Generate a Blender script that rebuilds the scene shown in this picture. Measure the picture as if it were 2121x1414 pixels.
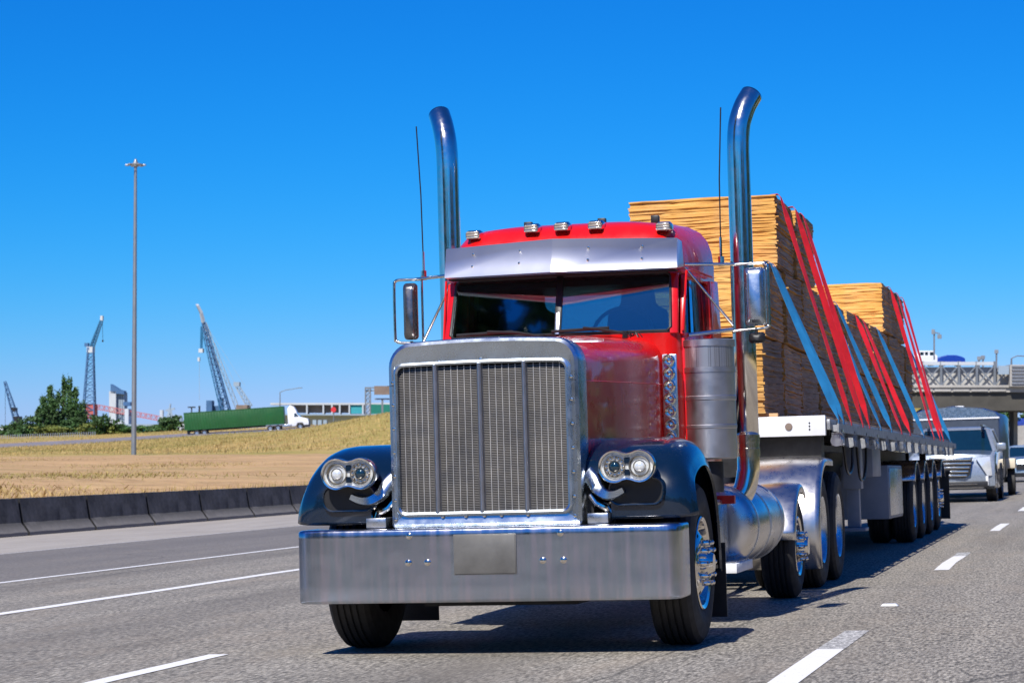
import bpy, bmesh, math, random
from mathutils import Vector, Matrix, Euler
R_ = math.radians
random.seed(7)
for o in list(bpy.data.objects): bpy.data.objects.remove(o)
sc = bpy.context.scene
COL = sc.collection

# ---------------------------------------------------------------- camera
TILT = 0.0277                        # crossfall of the road: it rises to the right
Tm = Matrix.Rotation(-TILT, 4, 'Y')  # road frame -> world
CAM = Vector((3.7324, -14.5769, 1.2842))
CR = Vector((0.97093, 0.23934, -0.00077)); CU = Vector((0.01141, -0.04309, 0.99901)); CF = Vector((-0.23907, 0.96998, 0.04457))
cd = bpy.data.cameras.new('camera'); cam = bpy.data.objects.new('camera', cd); COL.objects.link(cam)
m = Matrix.Identity(4)
for i in range(3):
    m[i][0] = CR[i]; m[i][1] = CU[i]; m[i][2] = -CF[i]; m[i][3] = CAM[i]
cam.matrix_world = m
cd.sensor_width = 36; cd.lens = 36*5001.9/2121; cd.clip_start = 0.5; cd.clip_end = 12000
cd.dof.use_dof = True; cd.dof.focus_distance = 15.6; cd.dof.aperture_fstop = 9.0
sc.camera = cam
FPX = 5001.9
def from_px(u, v, D):                   # image pixel + assumed depth -> world position
    return CAM + (CF + CR*((u-1060.5)/FPX) + CU*((707-v)/FPX))*D

# ---------------------------------------------------------------- light
SUN = Vector((0.10, 1.0, -1.08))     # direction the light travels
SUN = (Tm.to_3x3() @ SUN).normalized()
SKYG = .80
w = bpy.data.worlds.new('World'); sc.world = w; w.use_nodes = True
nt = w.node_tree; nt.nodes.clear()
sky = nt.nodes.new('ShaderNodeTexSky'); sky.sky_type = 'NISHITA'; sky.sun_disc = False
sky.sun_elevation = math.asin(-SUN.z); sky.sun_rotation = math.atan2(-SUN.x, -SUN.y)
sky.air_density = 1.0; sky.dust_density = 0.15; sky.ozone_density = 3.0; sky.altitude = 50
def _m(op, a, b, clamp=False):
    n = nt.nodes.new('ShaderNodeMath'); n.operation = op; n.use_clamp = clamp
    for i, x in enumerate((a, b)):
        if hasattr(x, 'links'): nt.links.new(x, n.inputs[i])
        else: n.inputs[i].default_value = x
    return n.outputs[0]
sep = nt.nodes.new('ShaderNodeSeparateColor'); comb = nt.nodes.new('ShaderNodeCombineColor')
nt.links.new(sky.outputs[0], sep.inputs[0])
# polarised, saturated summer sky: a response curve per channel on the sky model
for i, (ref, g, top, cap) in enumerate(((.96, 4.2, .28, 1.05), (1.05, 1.42, .53, 1.1), (.92, 1.0, .93, .98))):
    x = _m('MULTIPLY', sep.outputs[i], .12); x = _m('MINIMUM', x, cap)
    x = _m('POWER', _m('DIVIDE', x, ref), g)
    if i == 0: hz = x; x = _m('ADD', x, .016)
    if i == 1: x = _m('ADD', x, .045)
    x = _m('ADD', x, _m('MULTIPLY', hz, (.06, .06, .12)[i]))
    x = _m('MULTIPLY', x, top*SKYG/.12)
    nt.links.new(x, comb.inputs[i])
bg = nt.nodes.new('ShaderNodeBackground'); bg.inputs[1].default_value = 0.12
out = nt.nodes.new('ShaderNodeOutputWorld')
nt.links.new(comb.outputs[0], bg.inputs[0]); nt.links.new(bg.outputs[0], out.inputs[0])
sl = bpy.data.lights.new('sun', 'SUN'); sl.energy = 5.0; sl.angle = R_(0.5); sl.color = (1, 0.955, 0.88)
so = bpy.data.objects.new('sun', sl); COL.objects.link(so); so.rotation_mode = 'QUATERNION'
so.rotation_quaternion = SUN.to_track_quat('-Z', 'Y'); so.location = (0, -20, 40)
sc.view_settings.view_transform = 'Standard'; sc.view_settings.look = 'None'
sc.view_settings.exposure = 0.32; sc.view_settings.gamma = 1
sc.render.engine = 'CYCLES'
sc.cycles.max_bounces = 8; sc.cycles.transparent_max_bounces = 12

# ---------------------------------------------------------------- materials
def newmat(name):
    m = bpy.data.materials.new(name); m.use_nodes = True
    t = m.node_tree; b = t.nodes['Principled BSDF']
    return m, t, b
def nd(t, typ, **kw):
    n = t.nodes.new(typ)
    for k, v in kw.items():
        if k.startswith('i_'):
            n.inputs[k[2:].replace('_', ' ')].default_value = v
        else: setattr(n, k, v)
    return n
def coords(t, scale=(1, 1, 1), kind='Object', rot=(0, 0, 0)):
    tc = nd(t, 'ShaderNodeTexCoord'); mp = nd(t, 'ShaderNodeMapping')
    mp.inputs['Scale'].default_value = scale; mp.inputs['Rotation'].default_value = rot
    t.links.new(tc.outputs[kind], mp.inputs['Vector']); return mp.outputs[0]
def noise(t, vec, scale, detail=4, rough=.6, w=0.0):
    n = nd(t, 'ShaderNodeTexNoise'); n.inputs['Scale'].default_value = scale
    n.inputs['Detail'].default_value = detail; n.inputs['Roughness'].default_value = rough
    n.inputs['Distortion'].default_value = w
    t.links.new(vec, n.inputs['Vector']); return n.outputs['Fac']
def ramp(t, fac, stops):
    r = nd(t, 'ShaderNodeValToRGB'); e = r.color_ramp.elements
    while len(e) < len(stops): e.new(0.5)
    for el, (p, c) in zip(e, stops):
        el.position = p; el.color = (*c, 1) if len(c) == 3 else c
    t.links.new(fac, r.inputs[0]); return r.outputs[0]
def mix(t, fac, a, b, mode='MIX'):
    n = nd(t, 'ShaderNodeMix', data_type='RGBA', blend_type=mode)
    for i, x in ((0, fac), (6, a), (7, b)):
        if hasattr(x, 'links'): t.links.new(x, n.inputs[i])
        else: n.inputs[i].default_value = x if i == 0 else (*x, 1)
    return n.outputs[2]
def mrange(t, v, a, b, c, d):
    n = nd(t, 'ShaderNodeMapRange'); n.clamp = True
    for i, x in zip(range(1, 5), (a, b, c, d)): n.inputs[i].default_value = x
    t.links.new(v, n.inputs[0]); return n.outputs[0]
def bump(t, b, h, strength=.3, dist=.01):
    n = nd(t, 'ShaderNodeBump'); n.inputs['Strength'].default_value = strength; n.inputs['Distance'].default_value = dist
    t.links.new(h, n.inputs['Height']); t.links.new(n.outputs[0], b.inputs['Normal'])
def simple(name, col, rough=.5, metal=0, coat=0, var=.12, vs=6, spec=.5, rv=.08, stretch=(1, 1, 1), bmp=0, bs=40):
    m, t, b = newmat(name)
    v = coords(t, stretch); n = noise(t, v, vs, 5)
    lo = tuple(c*(1-var) for c in col); hi = tuple(min(1, c*(1+var)) for c in col)
    t.links.new(ramp(t, n, [(.3, lo), (.7, hi)]), b.inputs['Base Color'])
    n2 = noise(t, v, vs*2.3, 4)
    t.links.new(mrange(t, n2, .3, .7, max(.02, rough-rv), rough+rv), b.inputs['Roughness'])
    b.inputs['Metallic'].default_value = metal; b.inputs['Specular IOR Level'].default_value = spec
    b.inputs['Coat Weight'].default_value = coat; b.inputs['Coat Roughness'].default_value = .04
    if bmp: bump(t, b, noise(t, v, bs, 3), bmp, .004)
    return m
M = {}
M['chrome'] = simple('chrome', (.80, .75, .68), .15, 1, var=.06, rv=.05, vs=9)
M['softchrome'] = simple('satin_aluminium', (.70, .67, .64), .30, 1, var=.06, rv=.05, vs=5)
M['steel'] = simple('polished_steel', (.50, .555, .61), .27, 1, var=.10, vs=5, rv=.06)
M['cleaner'] = simple('brushed_steel', (.58, .57, .58), .36, 1, var=.06, vs=5, rv=.05)
M['visor'] = simple('brushed_visor', (.90, .90, .92), .36, .95, var=.03, vs=2, rv=.012)
M['alu'] = simple('aluminium', (.62, .64, .68), .3, 1, var=.12, vs=7, rv=.08)
M['dullmetal'] = simple('dull_galvanised', (.38, .39, .41), .5, .8, var=.3, vs=14)
M['red'] = simple('red_paint', (.60, .006, .006), .3, 0, coat=.55, spec=.35, var=.05, vs=3)
M['navy'] = simple('dark_blue_paint', (.002, .010, .026), .25, 0, coat=.8, spec=.4, var=.1, vs=3)
M['black'] = simple('black_plastic', (.012, .012, .014), .45, var=.3)
M['blackmet'] = simple('black_frame', (.016, .016, .018), .55, .2, var=.5, vs=12)
M['tyre'] = simple('tyre_rubber', (.022, .021, .021), .75, var=.35, vs=8, bmp=.2)
M['white'] = simple('white_paint', (.72, .73, .76), .4, var=.07, vs=8)
M['grey'] = simple('grey_paint', (.22, .25, .31), .45, var=.12, vs=4)
M['dark'] = simple('dark_interior', (.03, .04, .05), .7)
M['lens'] = simple('lamp_lens', (.8, .83, .88), .14, .4, coat=1, var=.2, vs=60)
M['amber'] = simple('marker_lens', (.45, .40, .34), .12, .3, coat=1, var=.2, vs=60)
M['mesh'] = simple('grille_bars', (.17, .16, .15), .45, .8, var=.15, vs=3)
M['meshwire'] = simple('grille_wires', (.50, .48, .46), .45, .8, var=.12, vs=3)
M['radiator'] = simple('radiator_dark', (.012, .011, .012), .8)
M['red_strap'] = simple('red_strap_web', (.62, .010, .014), .6, var=.2, vs=5)
M['blue_strap'] = simple('blue_strap_web', (.015, .17, .38), .6, var=.2, vs=5)
M['silver'] = simple('silver_car_paint', (.27, .31, .37), .3, .4, coat=1, var=.03)
M['brightred'] = simple('red_hose', (.5, .02, .015), .4)
M['green'] = simple('green_container', (.010, .085, .018), .45, var=.12, vs=.6)
M['concrete'] = simple('concrete', (.42, .41, .39), .85, var=.2, vs=3, bmp=.3)
M['bridge'] = simple('bridge_concrete', (.38, .36, .33), .85, var=.2, vs=.4)
M['girder'] = simple('bridge_girder', (.06, .055, .045), .8, var=.3, vs=.5)
M['cranedark'] = simple('crane_blue_grey', (.045, .12, .26), .6, var=.2, vs=.2)
M['craneteal'] = simple('crane_teal', (.03, .16, .32), .5, var=.15, vs=.2)
M['portred'] = simple('conveyor_red', (.42, .10, .09), .6, var=.15, vs=.2)
M['portwhite'] = simple('port_white', (.46, .49, .52), .6, var=.1, vs=.2)
M['portgrey'] = simple('port_grey', (.26, .33, .40), .7, var=.2, vs=.1)
M['tealsheet'] = simple('teal_cladding', (.03, .28, .32), .6, var=.15, vs=.2)
M['signgreen'] = simple('sign_green', (.01, .17, .13), .5)
M['stopred'] = simple('stop_sign_red', (.5, .02, .03), .5)
M['bluecar'] = simple('blue_car_paint', (.01, .05, .33), .3, coat=1)
M['pole'] = simple('galvanised_pole', (.25, .27, .29), .5, .6, var=.1, vs=.5)
M['bark'] = simple('bark', (.10, .08, .06), .9, var=.3, vs=3)
M['louver'] = simple('hatch_brown', (.20, .15, .12), .8, var=.3, vs=.3)

# bumper: brushed steel with vertical streaks
def bumper_mat():
    m, t, b = newmat('bumper_steel')
    v = coords(t, (7, 7, .5)); n = noise(t, v, 3, 5, .65)
    big = noise(t, coords(t, (1.2, 1, 1.2)), 1.6, 3)
    t.links.new(mix(t, mrange(t, n, .42, .66, 0, .85), mix(t, big, (.34, .40, .48), (.48, .53, .61)), (.60, .55, .62)), b.inputs['Base Color'])
    t.links.new(mrange(t, n, .35, .7, .17, .27), b.inputs['Roughness'])
    b.inputs['Metallic'].default_value = 1
    bump(t, b, noise(t, coords(t, (1, 1, 1.3)), 2.2, 2), .12, .03)
    return m
M['bumper'] = bumper_mat()
def perf_mat():
    m, t, b = newmat('perforated_steel')
    br = nd(t, 'ShaderNodeTexVoronoi'); br.inputs['Scale'].default_value = 70; br.inputs['Randomness'].default_value = 0
    t.links.new(coords(t), br.inputs['Vector'])
    t.links.new(mix(t, mrange(t, br.outputs['Distance'], .25, .35, 1, 0), (.5, .5, .52), (.1, .09, .09)), b.inputs['Base Color'])
    b.inputs['Metallic'].default_value = .9; b.inputs['Roughness'].default_value = .35
    return m
M['perf'] = perf_mat()
M['plate'] = simple('bare_plate', (.13, .127, .122), .5, .3, var=.2, vs=7)
M['mirrorback'] = simple('mirror_back', (.20, .19, .19), .25, .9, var=.1)
# glass
def glass_mat(name, tint, k=.35):
    m, t, b = newmat(name); t.nodes.remove(b)
    o = t.nodes['Material Output']
    tr = nd(t, 'ShaderNodeBsdfTransparent'); tr.inputs[0].default_value = (*tint, 1)
    gl = nd(t, 'ShaderNodeBsdfGlossy'); gl.inputs['Roughness'].default_value = .02; gl.inputs[0].default_value = (.75, .9, 1, 1)
    lw = nd(t, 'ShaderNodeLayerWeight'); lw.inputs[0].default_value = k
    mx = nd(t, 'ShaderNodeMixShader')
    t.links.new(mrange(t, lw.outputs['Fresnel'], 0, 1, .13, 1), mx.inputs[0]); t.links.new(tr.outputs[0], mx.inputs[1]); t.links.new(gl.outputs[0], mx.inputs[2])
    t.links.new(mx.outputs[0], o.inputs[0]); return m
M['glass'] = glass_mat('tinted_glass', (.55, .72, .76), .42)
M['carglass'] = simple('car_glass', (.004, .02, .035), .06, 0, coat=1, spec=.8, rv=.02)
M['mirror'] = simple('mirror_glass', (.7, .73, .78), .03, 1, rv=.01)

def asphalt_mat():
    m, t, b = newmat('asphalt')
    v = coords(t)
    fine = noise(t, coords(t, (1, .22, 1)), 44, 6, .85); mid = noise(t, coords(t, (1, .25, 1)), 1.6, 5, .65)
    vor = nd(t, 'ShaderNodeTexVoronoi'); vor.inputs['Scale'].default_value = 44; t.links.new(coords(t, (1, .25, 1)), vor.inputs['Vector'])
    agg = ramp(t, fine, [(.40, (.035, .033, .03)), (.50, (.23, .218, .20)), (.60, (.62, .59, .54))])
    agg = mix(t, .5, agg, ramp(t, vor.outputs['Distance'], [(.0, (.46, .44, .41)), (.45, (.20, .19, .175)), (.75, (.04, .038, .035))]))
    # long wear streaks along the lanes, stains
    st = noise(t, coords(t, (1.5, .05, 1)), 1.3, 4, .6)
    col = mix(t, mrange(t, st, .35, .65, .30, 0), agg, (.06, .058, .058))
    col = mix(t, mrange(t, mid, .50, .72, 0, .40), col, (.27, .235, .195))
    oil = noise(t, coords(t, (.9, .10, 1)), .9, 6, .7)
    col = mix(t, mrange(t, oil, .55, .72, 0, .5), col, (.07, .066, .06))
    # dark sealed strip next to the shoulder
    sx = nd(t, 'ShaderNodeSeparateXYZ'); tc = nd(t, 'ShaderNodeTexCoord'); t.links.new(tc.outputs['Object'], sx.inputs[0])
    # oil-darkened centre of each lane
    ph = nd(t, 'ShaderNodeMath', operation='ADD'); t.links.new(sx.outputs[0], ph.inputs[0]); ph.inputs[1].default_value = 1.95+20*3.95
    md = nd(t, 'ShaderNodeMath', operation='MODULO'); t.links.new(ph.outputs[0], md.inputs[0]); md.inputs[1].default_value = 3.95
    sb = nd(t, 'ShaderNodeMath', operation='SUBTRACT'); t.links.new(md.outputs[0], sb.inputs[0]); sb.inputs[1].default_value = 1.975
    ab = nd(t, 'ShaderNodeMath', operation='ABSOLUTE'); t.links.new(sb.outputs[0], ab.inputs[0])
    wob = nd(t, 'ShaderNodeMath', operation='MULTIPLY'); t.links.new(mrange(t, ab.outputs[0], .15, .8, 1, 0), wob.inputs[0]); t.links.new(mrange(t, oil, .3, .6, .10, .55), wob.inputs[1])
    col = mix(t, wob.outputs[0], col, (.085, .08, .075))
    lt = nd(t, 'ShaderNodeMath', operation='LESS_THAN'); lt.inputs[1].default_value = -8.62; t.links.new(sx.outputs[0], lt.inputs[0])
    dk = mix(t, .62, col, (.105, .10, .105))
    col = mix(t, lt.outputs[0], col, dk)
    # cracks
    vc = nd(t, 'ShaderNodeTexVoronoi', feature='DISTANCE_TO_EDGE'); vc.inputs['Scale'].default_value = .22
    wn = nd(t, 'ShaderNodeTexNoise'); wn.inputs['Scale'].default_value = 1.2; wn.inputs['Detail'].default_value = 5; t.links.new(v, wn.inputs['Vector'])
    t.links.new(mix(t, .18, v, wn.outputs['Color']), vc.inputs['Vector'])
    col = mix(t, mrange(t, vc.outputs['Distance'], .001, .0035, .55, 0), col, (.03, .03, .03))
    col = mix(t, 1.0, col, (1.20, 1.15, 1.06), 'MULTIPLY')
    t.links.new(col, b.inputs['Base Color']); b.inputs['Roughness'].default_value = .85
    bump(t, b, fine, .55, .012)
    return m
M['asphalt'] = asphalt_mat()
def line_mat():
    m, t, b = newmat('road_paint')
    n = noise(t, coords(t), 30, 5, .8); n2 = noise(t, coords(t), 3, 4)
    t.links.new(mix(t, mrange(t, n, .60, .68, 0, .8), mix(t, n2, (.80, .79, .78), (.68, .67, .66)), (.22, .22, .22)), b.inputs['Base Color'])
    b.inputs['Roughness'].default_value = .7; return m
M['line'] = line_mat()
def worn_mat():
    m, t, b = newmat('worn_road_paint')
    n = noise(t, coords(t), 22, 6, .85)
    t.links.new(mix(t, mrange(t, n, .44, .52, 0, 1), (.66, .65, .64), (.19, .19, .19)), b.inputs['Base Color'])
    b.inputs['Roughness'].default_value = .8; return m
M['worn'] = worn_mat()
def shoulder_mat():
    m, t, b = newmat('shoulder_concrete')
    n = noise(t, coords(t, (1, .2, 1)), 1.5, 6, .7); f = noise(t, coords(t), 18, 5, .8)
    c = ramp(t, n, [(.3, (.29, .26, .225)), (.7, (.41, .375, .33))])
    t.links.new(mix(t, mrange(t, f, .4, .7, 0, .5), c, (.22, .19, .17)), b.inputs['Base Color']); b.inputs['Roughness'].default_value = .9
    return m
M['shoulder'] = shoulder_mat()
def barrier_mat():
    m, t, b = newmat('stained_barrier_concrete')
    v = coords(t); n = noise(t, v, 2.2, 6, .7); f = noise(t, coords(t, (1, .6, .5)), 6, 5, .7)
    sp = nd(t, 'ShaderNodeSeparateXYZ'); tc = nd(t, 'ShaderNodeTexCoord'); t.links.new(tc.outputs['Object'], sp.inputs[0])
    stain = ramp(t, n, [(.32, (.022, .020, .019)), (.68, (.15, .14, .13))])
    stain = mix(t, mrange(t, f, .4, .75, 0, .6), stain, (.10, .096, .092))
    ad = nd(t, 'ShaderNodeMath', operation='ADD'); t.links.new(sp.outputs[2], ad.inputs[0])
    t.links.new(mrange(t, n, .3, .7, -.08, .08), ad.inputs[1])
    col = mix(t, mrange(t, ad.outputs[0], .10, .24, 1, 0), stain, (.20, .185, .17))
    t.links.new(col, b.inputs['Base Color']); b.inputs['Roughness'].default_value = .9
    bump(t, b, f, .4, .01); return m
M['barrier'] = barrier_mat()
def wood_mat(name, a, c, d):
    m, t, b = newmat(name)
    v = coords(t, (.9, .9, 22)); n = noise(t, v, 2.5, 5, .7)
    oi = nd(t, 'ShaderNodeObjectInfo')
    f = noise(t, coords(t, (12, 12, 60)), 3, 4, .7)
    col = ramp(t, n, [(.28, a), (.5, c), (.72, d)])
    col = mix(t, mrange(t, f, .55, .75, 0, .55), col, tuple(x*.45 for x in a))
    pat = noise(t, coords(t), 2.0, 3)
    col = mix(t, mrange(t, pat, .45, .7, 0, .3), col, (.62, .42, .26))
    hsv = nd(t, 'ShaderNodeHueSaturation'); t.links.new(mrange(t, oi.outputs['Random'], 0, 1, .78, 1.14), hsv.inputs['Value'])
    t.links.new(col, hsv.inputs['Color']); t.links.new(hsv.outputs[0], b.inputs['Base Color']); b.inputs['Roughness'].default_value = .8
    bump(t, b, f, .3, .004); return m
M['veneer'] = wood_mat('veneer_edges', (.36, .16, .03), (.70, .36, .08), (.86, .54, .17))
M['veneer_side'] = wood_mat('shaded_veneer_edges', (.17, .125, .09), (.36, .265, .185), (.48, .37, .27))  # bale side faces: their shade is put into this darker, greyer colour
def grass_mat():
    m, t, b = newmat('dry_grass_ground')
    v = coords(t); n1 = noise(t, v, .03, 5, .6); n2 = noise(t, coords(t, (.25, 1, 1), rot=(0, 0, .24)), .35, 6, .7); n3 = noise(t, v, 1.5, 5, .8)
    sp = nd(t, 'ShaderNodeSeparateXYZ'); tc = nd(t, 'ShaderNodeTexCoord'); t.links.new(tc.outputs['Object'], sp.inputs[0])
    mown = ramp(t, n2, [(.33, (.27, .155, .065)), (.5, (.46, .285, .13)), (.67, (.58, .38, .17))])
    slope = ramp(t, n2, [(.30, (.15, .16, .025)), (.5, (.34, .265, .055)), (.70, (.46, .31, .11))])
    at_ = nd(t, 'ShaderNodeAttribute', attribute_name='slope')
    c = mix(t, at_.outputs['Fac'], mown, slope)
    c = mix(t, mrange(t, n1, .5, .7, 0, .35), c, (.30, .27, .08))
    c = mix(t, mrange(t, n3, .42, .75, 0, .6), c, (.22, .15, .06))
    n4 = noise(t, coords(t, (.5, 1, 1), rot=(0, 0, .24)), .12, 5, .65); c = mix(t, mrange(t, n4, .5, .68, 0, .45), c, (.56, .33, .16))
    t.links.new(c, b.inputs['Base Color']); b.inputs['Roughness'].default_value = .95
    bump(t, b, n3, .6, .08); return m
M['field'] = grass_mat()
M['drygrass'] = simple('dry_grass_blades', (.40, .28, .11), .9, var=.35, vs=.6)
_t = M['drygrass'].node_tree; _b = _t.nodes['Principled BSDF']; _c = _b.inputs['Base Color'].links[0].from_socket
_t.links.new(mix(_t, mrange(_t, noise(_t, coords(_t, (.5, 1, 1), rot=(0, 0, .24)), .045, 5, .65), .46, .60, 0, .75), _c, (.17, .17, .035)), _b.inputs['Base Color'])
M['leaf'] = simple('leaf_dark', (.042, .098, .022), .7, var=.6, vs=.35)
M['leaf2'] = simple('leaf_olive', (.13, .155, .028), .7, var=.5, vs=.4)
M['leaf3'] = simple('leaf_poplar', (.050, .115, .026), .7, var=.5, vs=.3)

# ---------------------------------------------------------------- mesh helpers
class MB:
    def __init__(s): s.v = []; s.f = []; s.m = []
    def add(s, vs, fs, mi=0):
        o = len(s.v); s.v += [tuple(v) for v in vs]
        for f in fs: s.f.append(tuple(i+o for i in f)); s.m.append(mi)
        return s
    def box(s, x0, x1, y0, y1, z0, z1, mi=0):
        return s.add([(x, y, z) for z in (z0, z1) for y in (y0, y1) for x in (x0, x1)],
              [(0, 2, 3, 1), (4, 5, 7, 6), (0, 1, 5, 4), (2, 6, 7, 3), (0, 4, 6, 2), (1, 3, 7, 5)], mi)
    def obox(s, c, sz, rot=None, mi=0):
        b = MB().box(-sz[0]/2, sz[0]/2, -sz[1]/2, sz[1]/2, -sz[2]/2, sz[2]/2)
        r = rot if rot is not None else Matrix.Identity(3)
        return s.add([Vector(c) + r @ Vector(v) for v in b.v], b.f, mi)
    def beam(s, p0, p1, wd, ht=None, mi=0, up=(0, 0, 1)):
        p0 = Vector(p0); p1 = Vector(p1); d = p1-p0; L = d.length; d.normalize(); ht = ht or wd
        u = Vector(up); sd = d.cross(u)
        if sd.length < 1e-3: sd = d.cross(Vector((1, 0, 0)))
        sd.normalize(); u = sd.cross(d)
        vs = [p + sd*a*wd/2 + u*b*ht/2 for p in (p0, p1) for a, b in ((-1, -1), (1, -1), (1, 1), (-1, 1))]
        return s.add(vs, [(0, 1, 2, 3), (7, 6, 5, 4), (0, 4, 5, 1), (1, 5, 6, 2), (2, 6, 7, 3), (3, 7, 4, 0)], mi)
    def loft(s, rings, closed=True, cap0=True, cap1=True, mi=0):
        n = len(rings[0]); o = len(s.v)
        for r in rings: s.v += [tuple(p) for p in r]
        for i in range(len(rings)-1):
            for j in range(n if closed else n-1):
                k = (j+1) % n
                s.f.append((o+i*n+j, o+i*n+k, o+(i+1)*n+k, o+(i+1)*n+j)); s.m.append(mi)
        if closed and cap0: s.f.append(tuple(o+j for j in range(n))[::-1]); s.m.append(mi)
        if closed and cap1: s.f.append(tuple(o+(len(rings)-1)*n+j for j in range(n))); s.m.append(mi)
        return s
    def tube(s, pts, r, n=12, mi=0, caps=True):
        pts = [Vector(p) for p in pts]; rs = r if isinstance(r, (list, tuple)) else [r]*len(pts)
        rings = []; t0 = (pts[1]-pts[0]).normalized()
        a = t0.orthogonal().normalized()
        for i, p in enumerate(pts):
            t = (pts[min(i+1, len(pts)-1)]-pts[max(i-1, 0)]).normalized()
            a = (a - t*a.dot(t)).normalized(); b = t.cross(a)
            rings.append([p + (a*math.cos(q)+b*math.sin(q))*rs[i] for q in [2*math.pi*k/n for k in range(n)]])
        return s.loft(rings, True, caps, caps, mi)
    def cyl(s, p0, p1, r, n=20, mi=0): return s.tube([p0, p1], r, n, mi)
    def revolve(s, prof, c=(0, 0, 0), axis='X', n=32, mi=0, closed=False, sign=1):
        rings = []
        c = Vector(c)
        for k in range(n):
            q = 2*math.pi*k/n; ring = []
            for a, r in prof:
                a *= sign
                if axis == 'X': p = (a, r*math.cos(q), r*math.sin(q))
                elif axis == 'Y': p = (r*math.cos(q), a, r*math.sin(q))
                else: p = (r*math.cos(q), r*math.sin(q), a)
                ring.append(c+Vector(p))
            rings.append(ring)
        rings.append(rings[0])
        return s.loft(rings, closed, False, False, mi)
    def prism(s, poly, axis, a0, a1, mi=0):
        def P(p, a):
            if axis == 'Y': return (p[0], a, p[1])
            if axis == 'X': return (a, p[0], p[1])
            return (p[0], p[1], a)
        return s.loft([[P(p, a0) for p in poly], [P(p, a1) for p in poly]], True, True, True, mi)
    def warp(s, fn): s.v = [tuple(fn(*v)) for v in s.v]; return s
    def mesh(s, name, mats, smooth=35, bevel=0, fixn=True):
        me = bpy.data.meshes.new(name); me.from_pydata(s.v, [], s.f)
        for mt in (mats if isinstance(mats, (list, tuple)) else [mats]): me.materials.append(mt)
        me.polygons.foreach_set('material_index', s.m)
        if fixn or bevel:
            bm = bmesh.new(); bm.from_mesh(me)
            bmesh.ops.remove_doubles(bm, verts=bm.verts, dist=1e-5)
            if fixn: bmesh.ops.recalc_face_normals(bm, faces=bm.faces)
            if bevel:
                es = [e for e in bm.edges if len(e.link_faces) == 2 and e.calc_face_angle(0) > .6]
                bmesh.ops.bevel(bm, geom=es, offset=bevel, segments=2, profile=.5, affect='EDGES', clamp_overlap=True)
            bm.to_mesh(me); bm.free()
        if smooth:
            me.polygons.foreach_set('use_smooth', [True]*len(me.polygons))
            me.set_sharp_from_angle(angle=R_(smooth))
        me.update(); return me
    def build(s, name, mats, parent=None, smooth=35, bevel=0, fixn=True):
        o = bpy.data.objects.new(name, s.mesh(name, mats, smooth, bevel, fixn)); COL.objects.link(o)
        if parent is not None: o.parent = parent
        return o
TILTED = []
def tag(o, label, cat, group=None, tilt=False):
    o['label'] = label; o['category'] = cat
    if group: o['group'] = group
    if tilt: TILTED.append(o)
    return o
def thing(name, label, cat, loc=(0, 0, 0), group=None, tilt=False, rot=None):
    o = bpy.data.objects.new(name, None); COL.objects.link(o); o.location = loc; o.empty_display_size = .3
    if rot is not None: o.rotation_euler = rot
    return tag(o, label, cat, group, tilt)
def struct(o, tilt=False, kind='structure'):
    o['kind'] = kind
    if tilt: TILTED.append(o)
    return o
def dup(o, parent=None):
    c = o.copy(); COL.objects.link(c); c.parent = parent
    for ch in list(o.children): dup(ch, c)
    return c
def rrect(x0, x1, z0, z1, r, n=5, crown=0.0):
    pts = []
    for cx, cz, a0 in ((x1-r, z1-r, 0), (x0+r, z1-r, 90), (x0+r, z0+r, 180), (x1-r, z0+r, 270)):
        for k in range(n+1):
            a = R_(a0+90*k/n); pts.append([cx+r*math.cos(a), cz+r*math.sin(a)])
        if a0 == 0 and crown:
            for k in range(1, 8):
                pts.append([x1-r-(x1-x0-2*r)*k/8, z1])
    if crown:
        xm = (x0+x1)/2; hw = (x1-x0)/2
        for p in pts:
            if p[1] > (z0+z1)/2: p[1] += crown*(1-((p[0]-xm)/hw)**2)
    return pts
def smooth_pts(pts, n=6):
    pts = [Vector(p) for p in pts]; o = []
    for i in range(len(pts)-1):
        p0 = pts[max(i-1, 0)]; p1 = pts[i]; p2 = pts[i+1]; p3 = pts[min(i+2, len(pts)-1)]
        for k in range(n):
            t = k/n
            o.append(.5*((2*p1)+(p2-p0)*t+(2*p0-5*p1+4*p2-p3)*t*t+(3*p1-p0-3*p2+p3)*t**3))
    o.append(pts[-1]); return o

# ================================================================ ROAD (road frame)
def sheet(name, x0, x1, y0, y1, z, mt, nx=1, ny=1):
    b = MB(); vs = [(x0+(x1-x0)*i/nx, y0+(y1-y0)*j/ny, z) for j in range(ny+1) for i in range(nx+1)]
    b.add(vs, [(j*(nx+1)+i, j*(nx+1)+i+1, (j+1)*(nx+1)+i+1, (j+1)*(nx+1)+i) for j in range(ny) for i in range(nx)])
    return b.build(name, mt, smooth=0, fixn=False)
struct(sheet('highway_road', -13.3, 13.0, -300, 900, 0.0, M['asphalt']), True)
struct(sheet('concrete_shoulder', -18.75, -13.3, -300, 900, -0.004, M['shoulder']), True)
b = MB()
def strip(x, wd, y0, y1, z=.004, mi=0):
    n = max(1, int((y1-y0)/1.2)); L = []; Rr = []
    for i in range(n+1):
        y = y0+(y1-y0)*i/n; j = random.uniform(-.012, .012)
        L.append((x-wd/2+j+random.uniform(-.006, .006), y, z)); Rr.append((x+wd/2+j+random.uniform(-.006, .006), y, z))
    b.add(L+Rr, [(i, n+1+i, n+2+i, i+1) for i in range(n)], mi)
strip(-5.74, .16, -60, 400); strip(-8.6, .12, -60, 400)
y = -11.6
for k in range(26):
    y0 = -11.27+12.2*k if k else -10.6
y0s = [-3.2, 10.3, 22.9]
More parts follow.
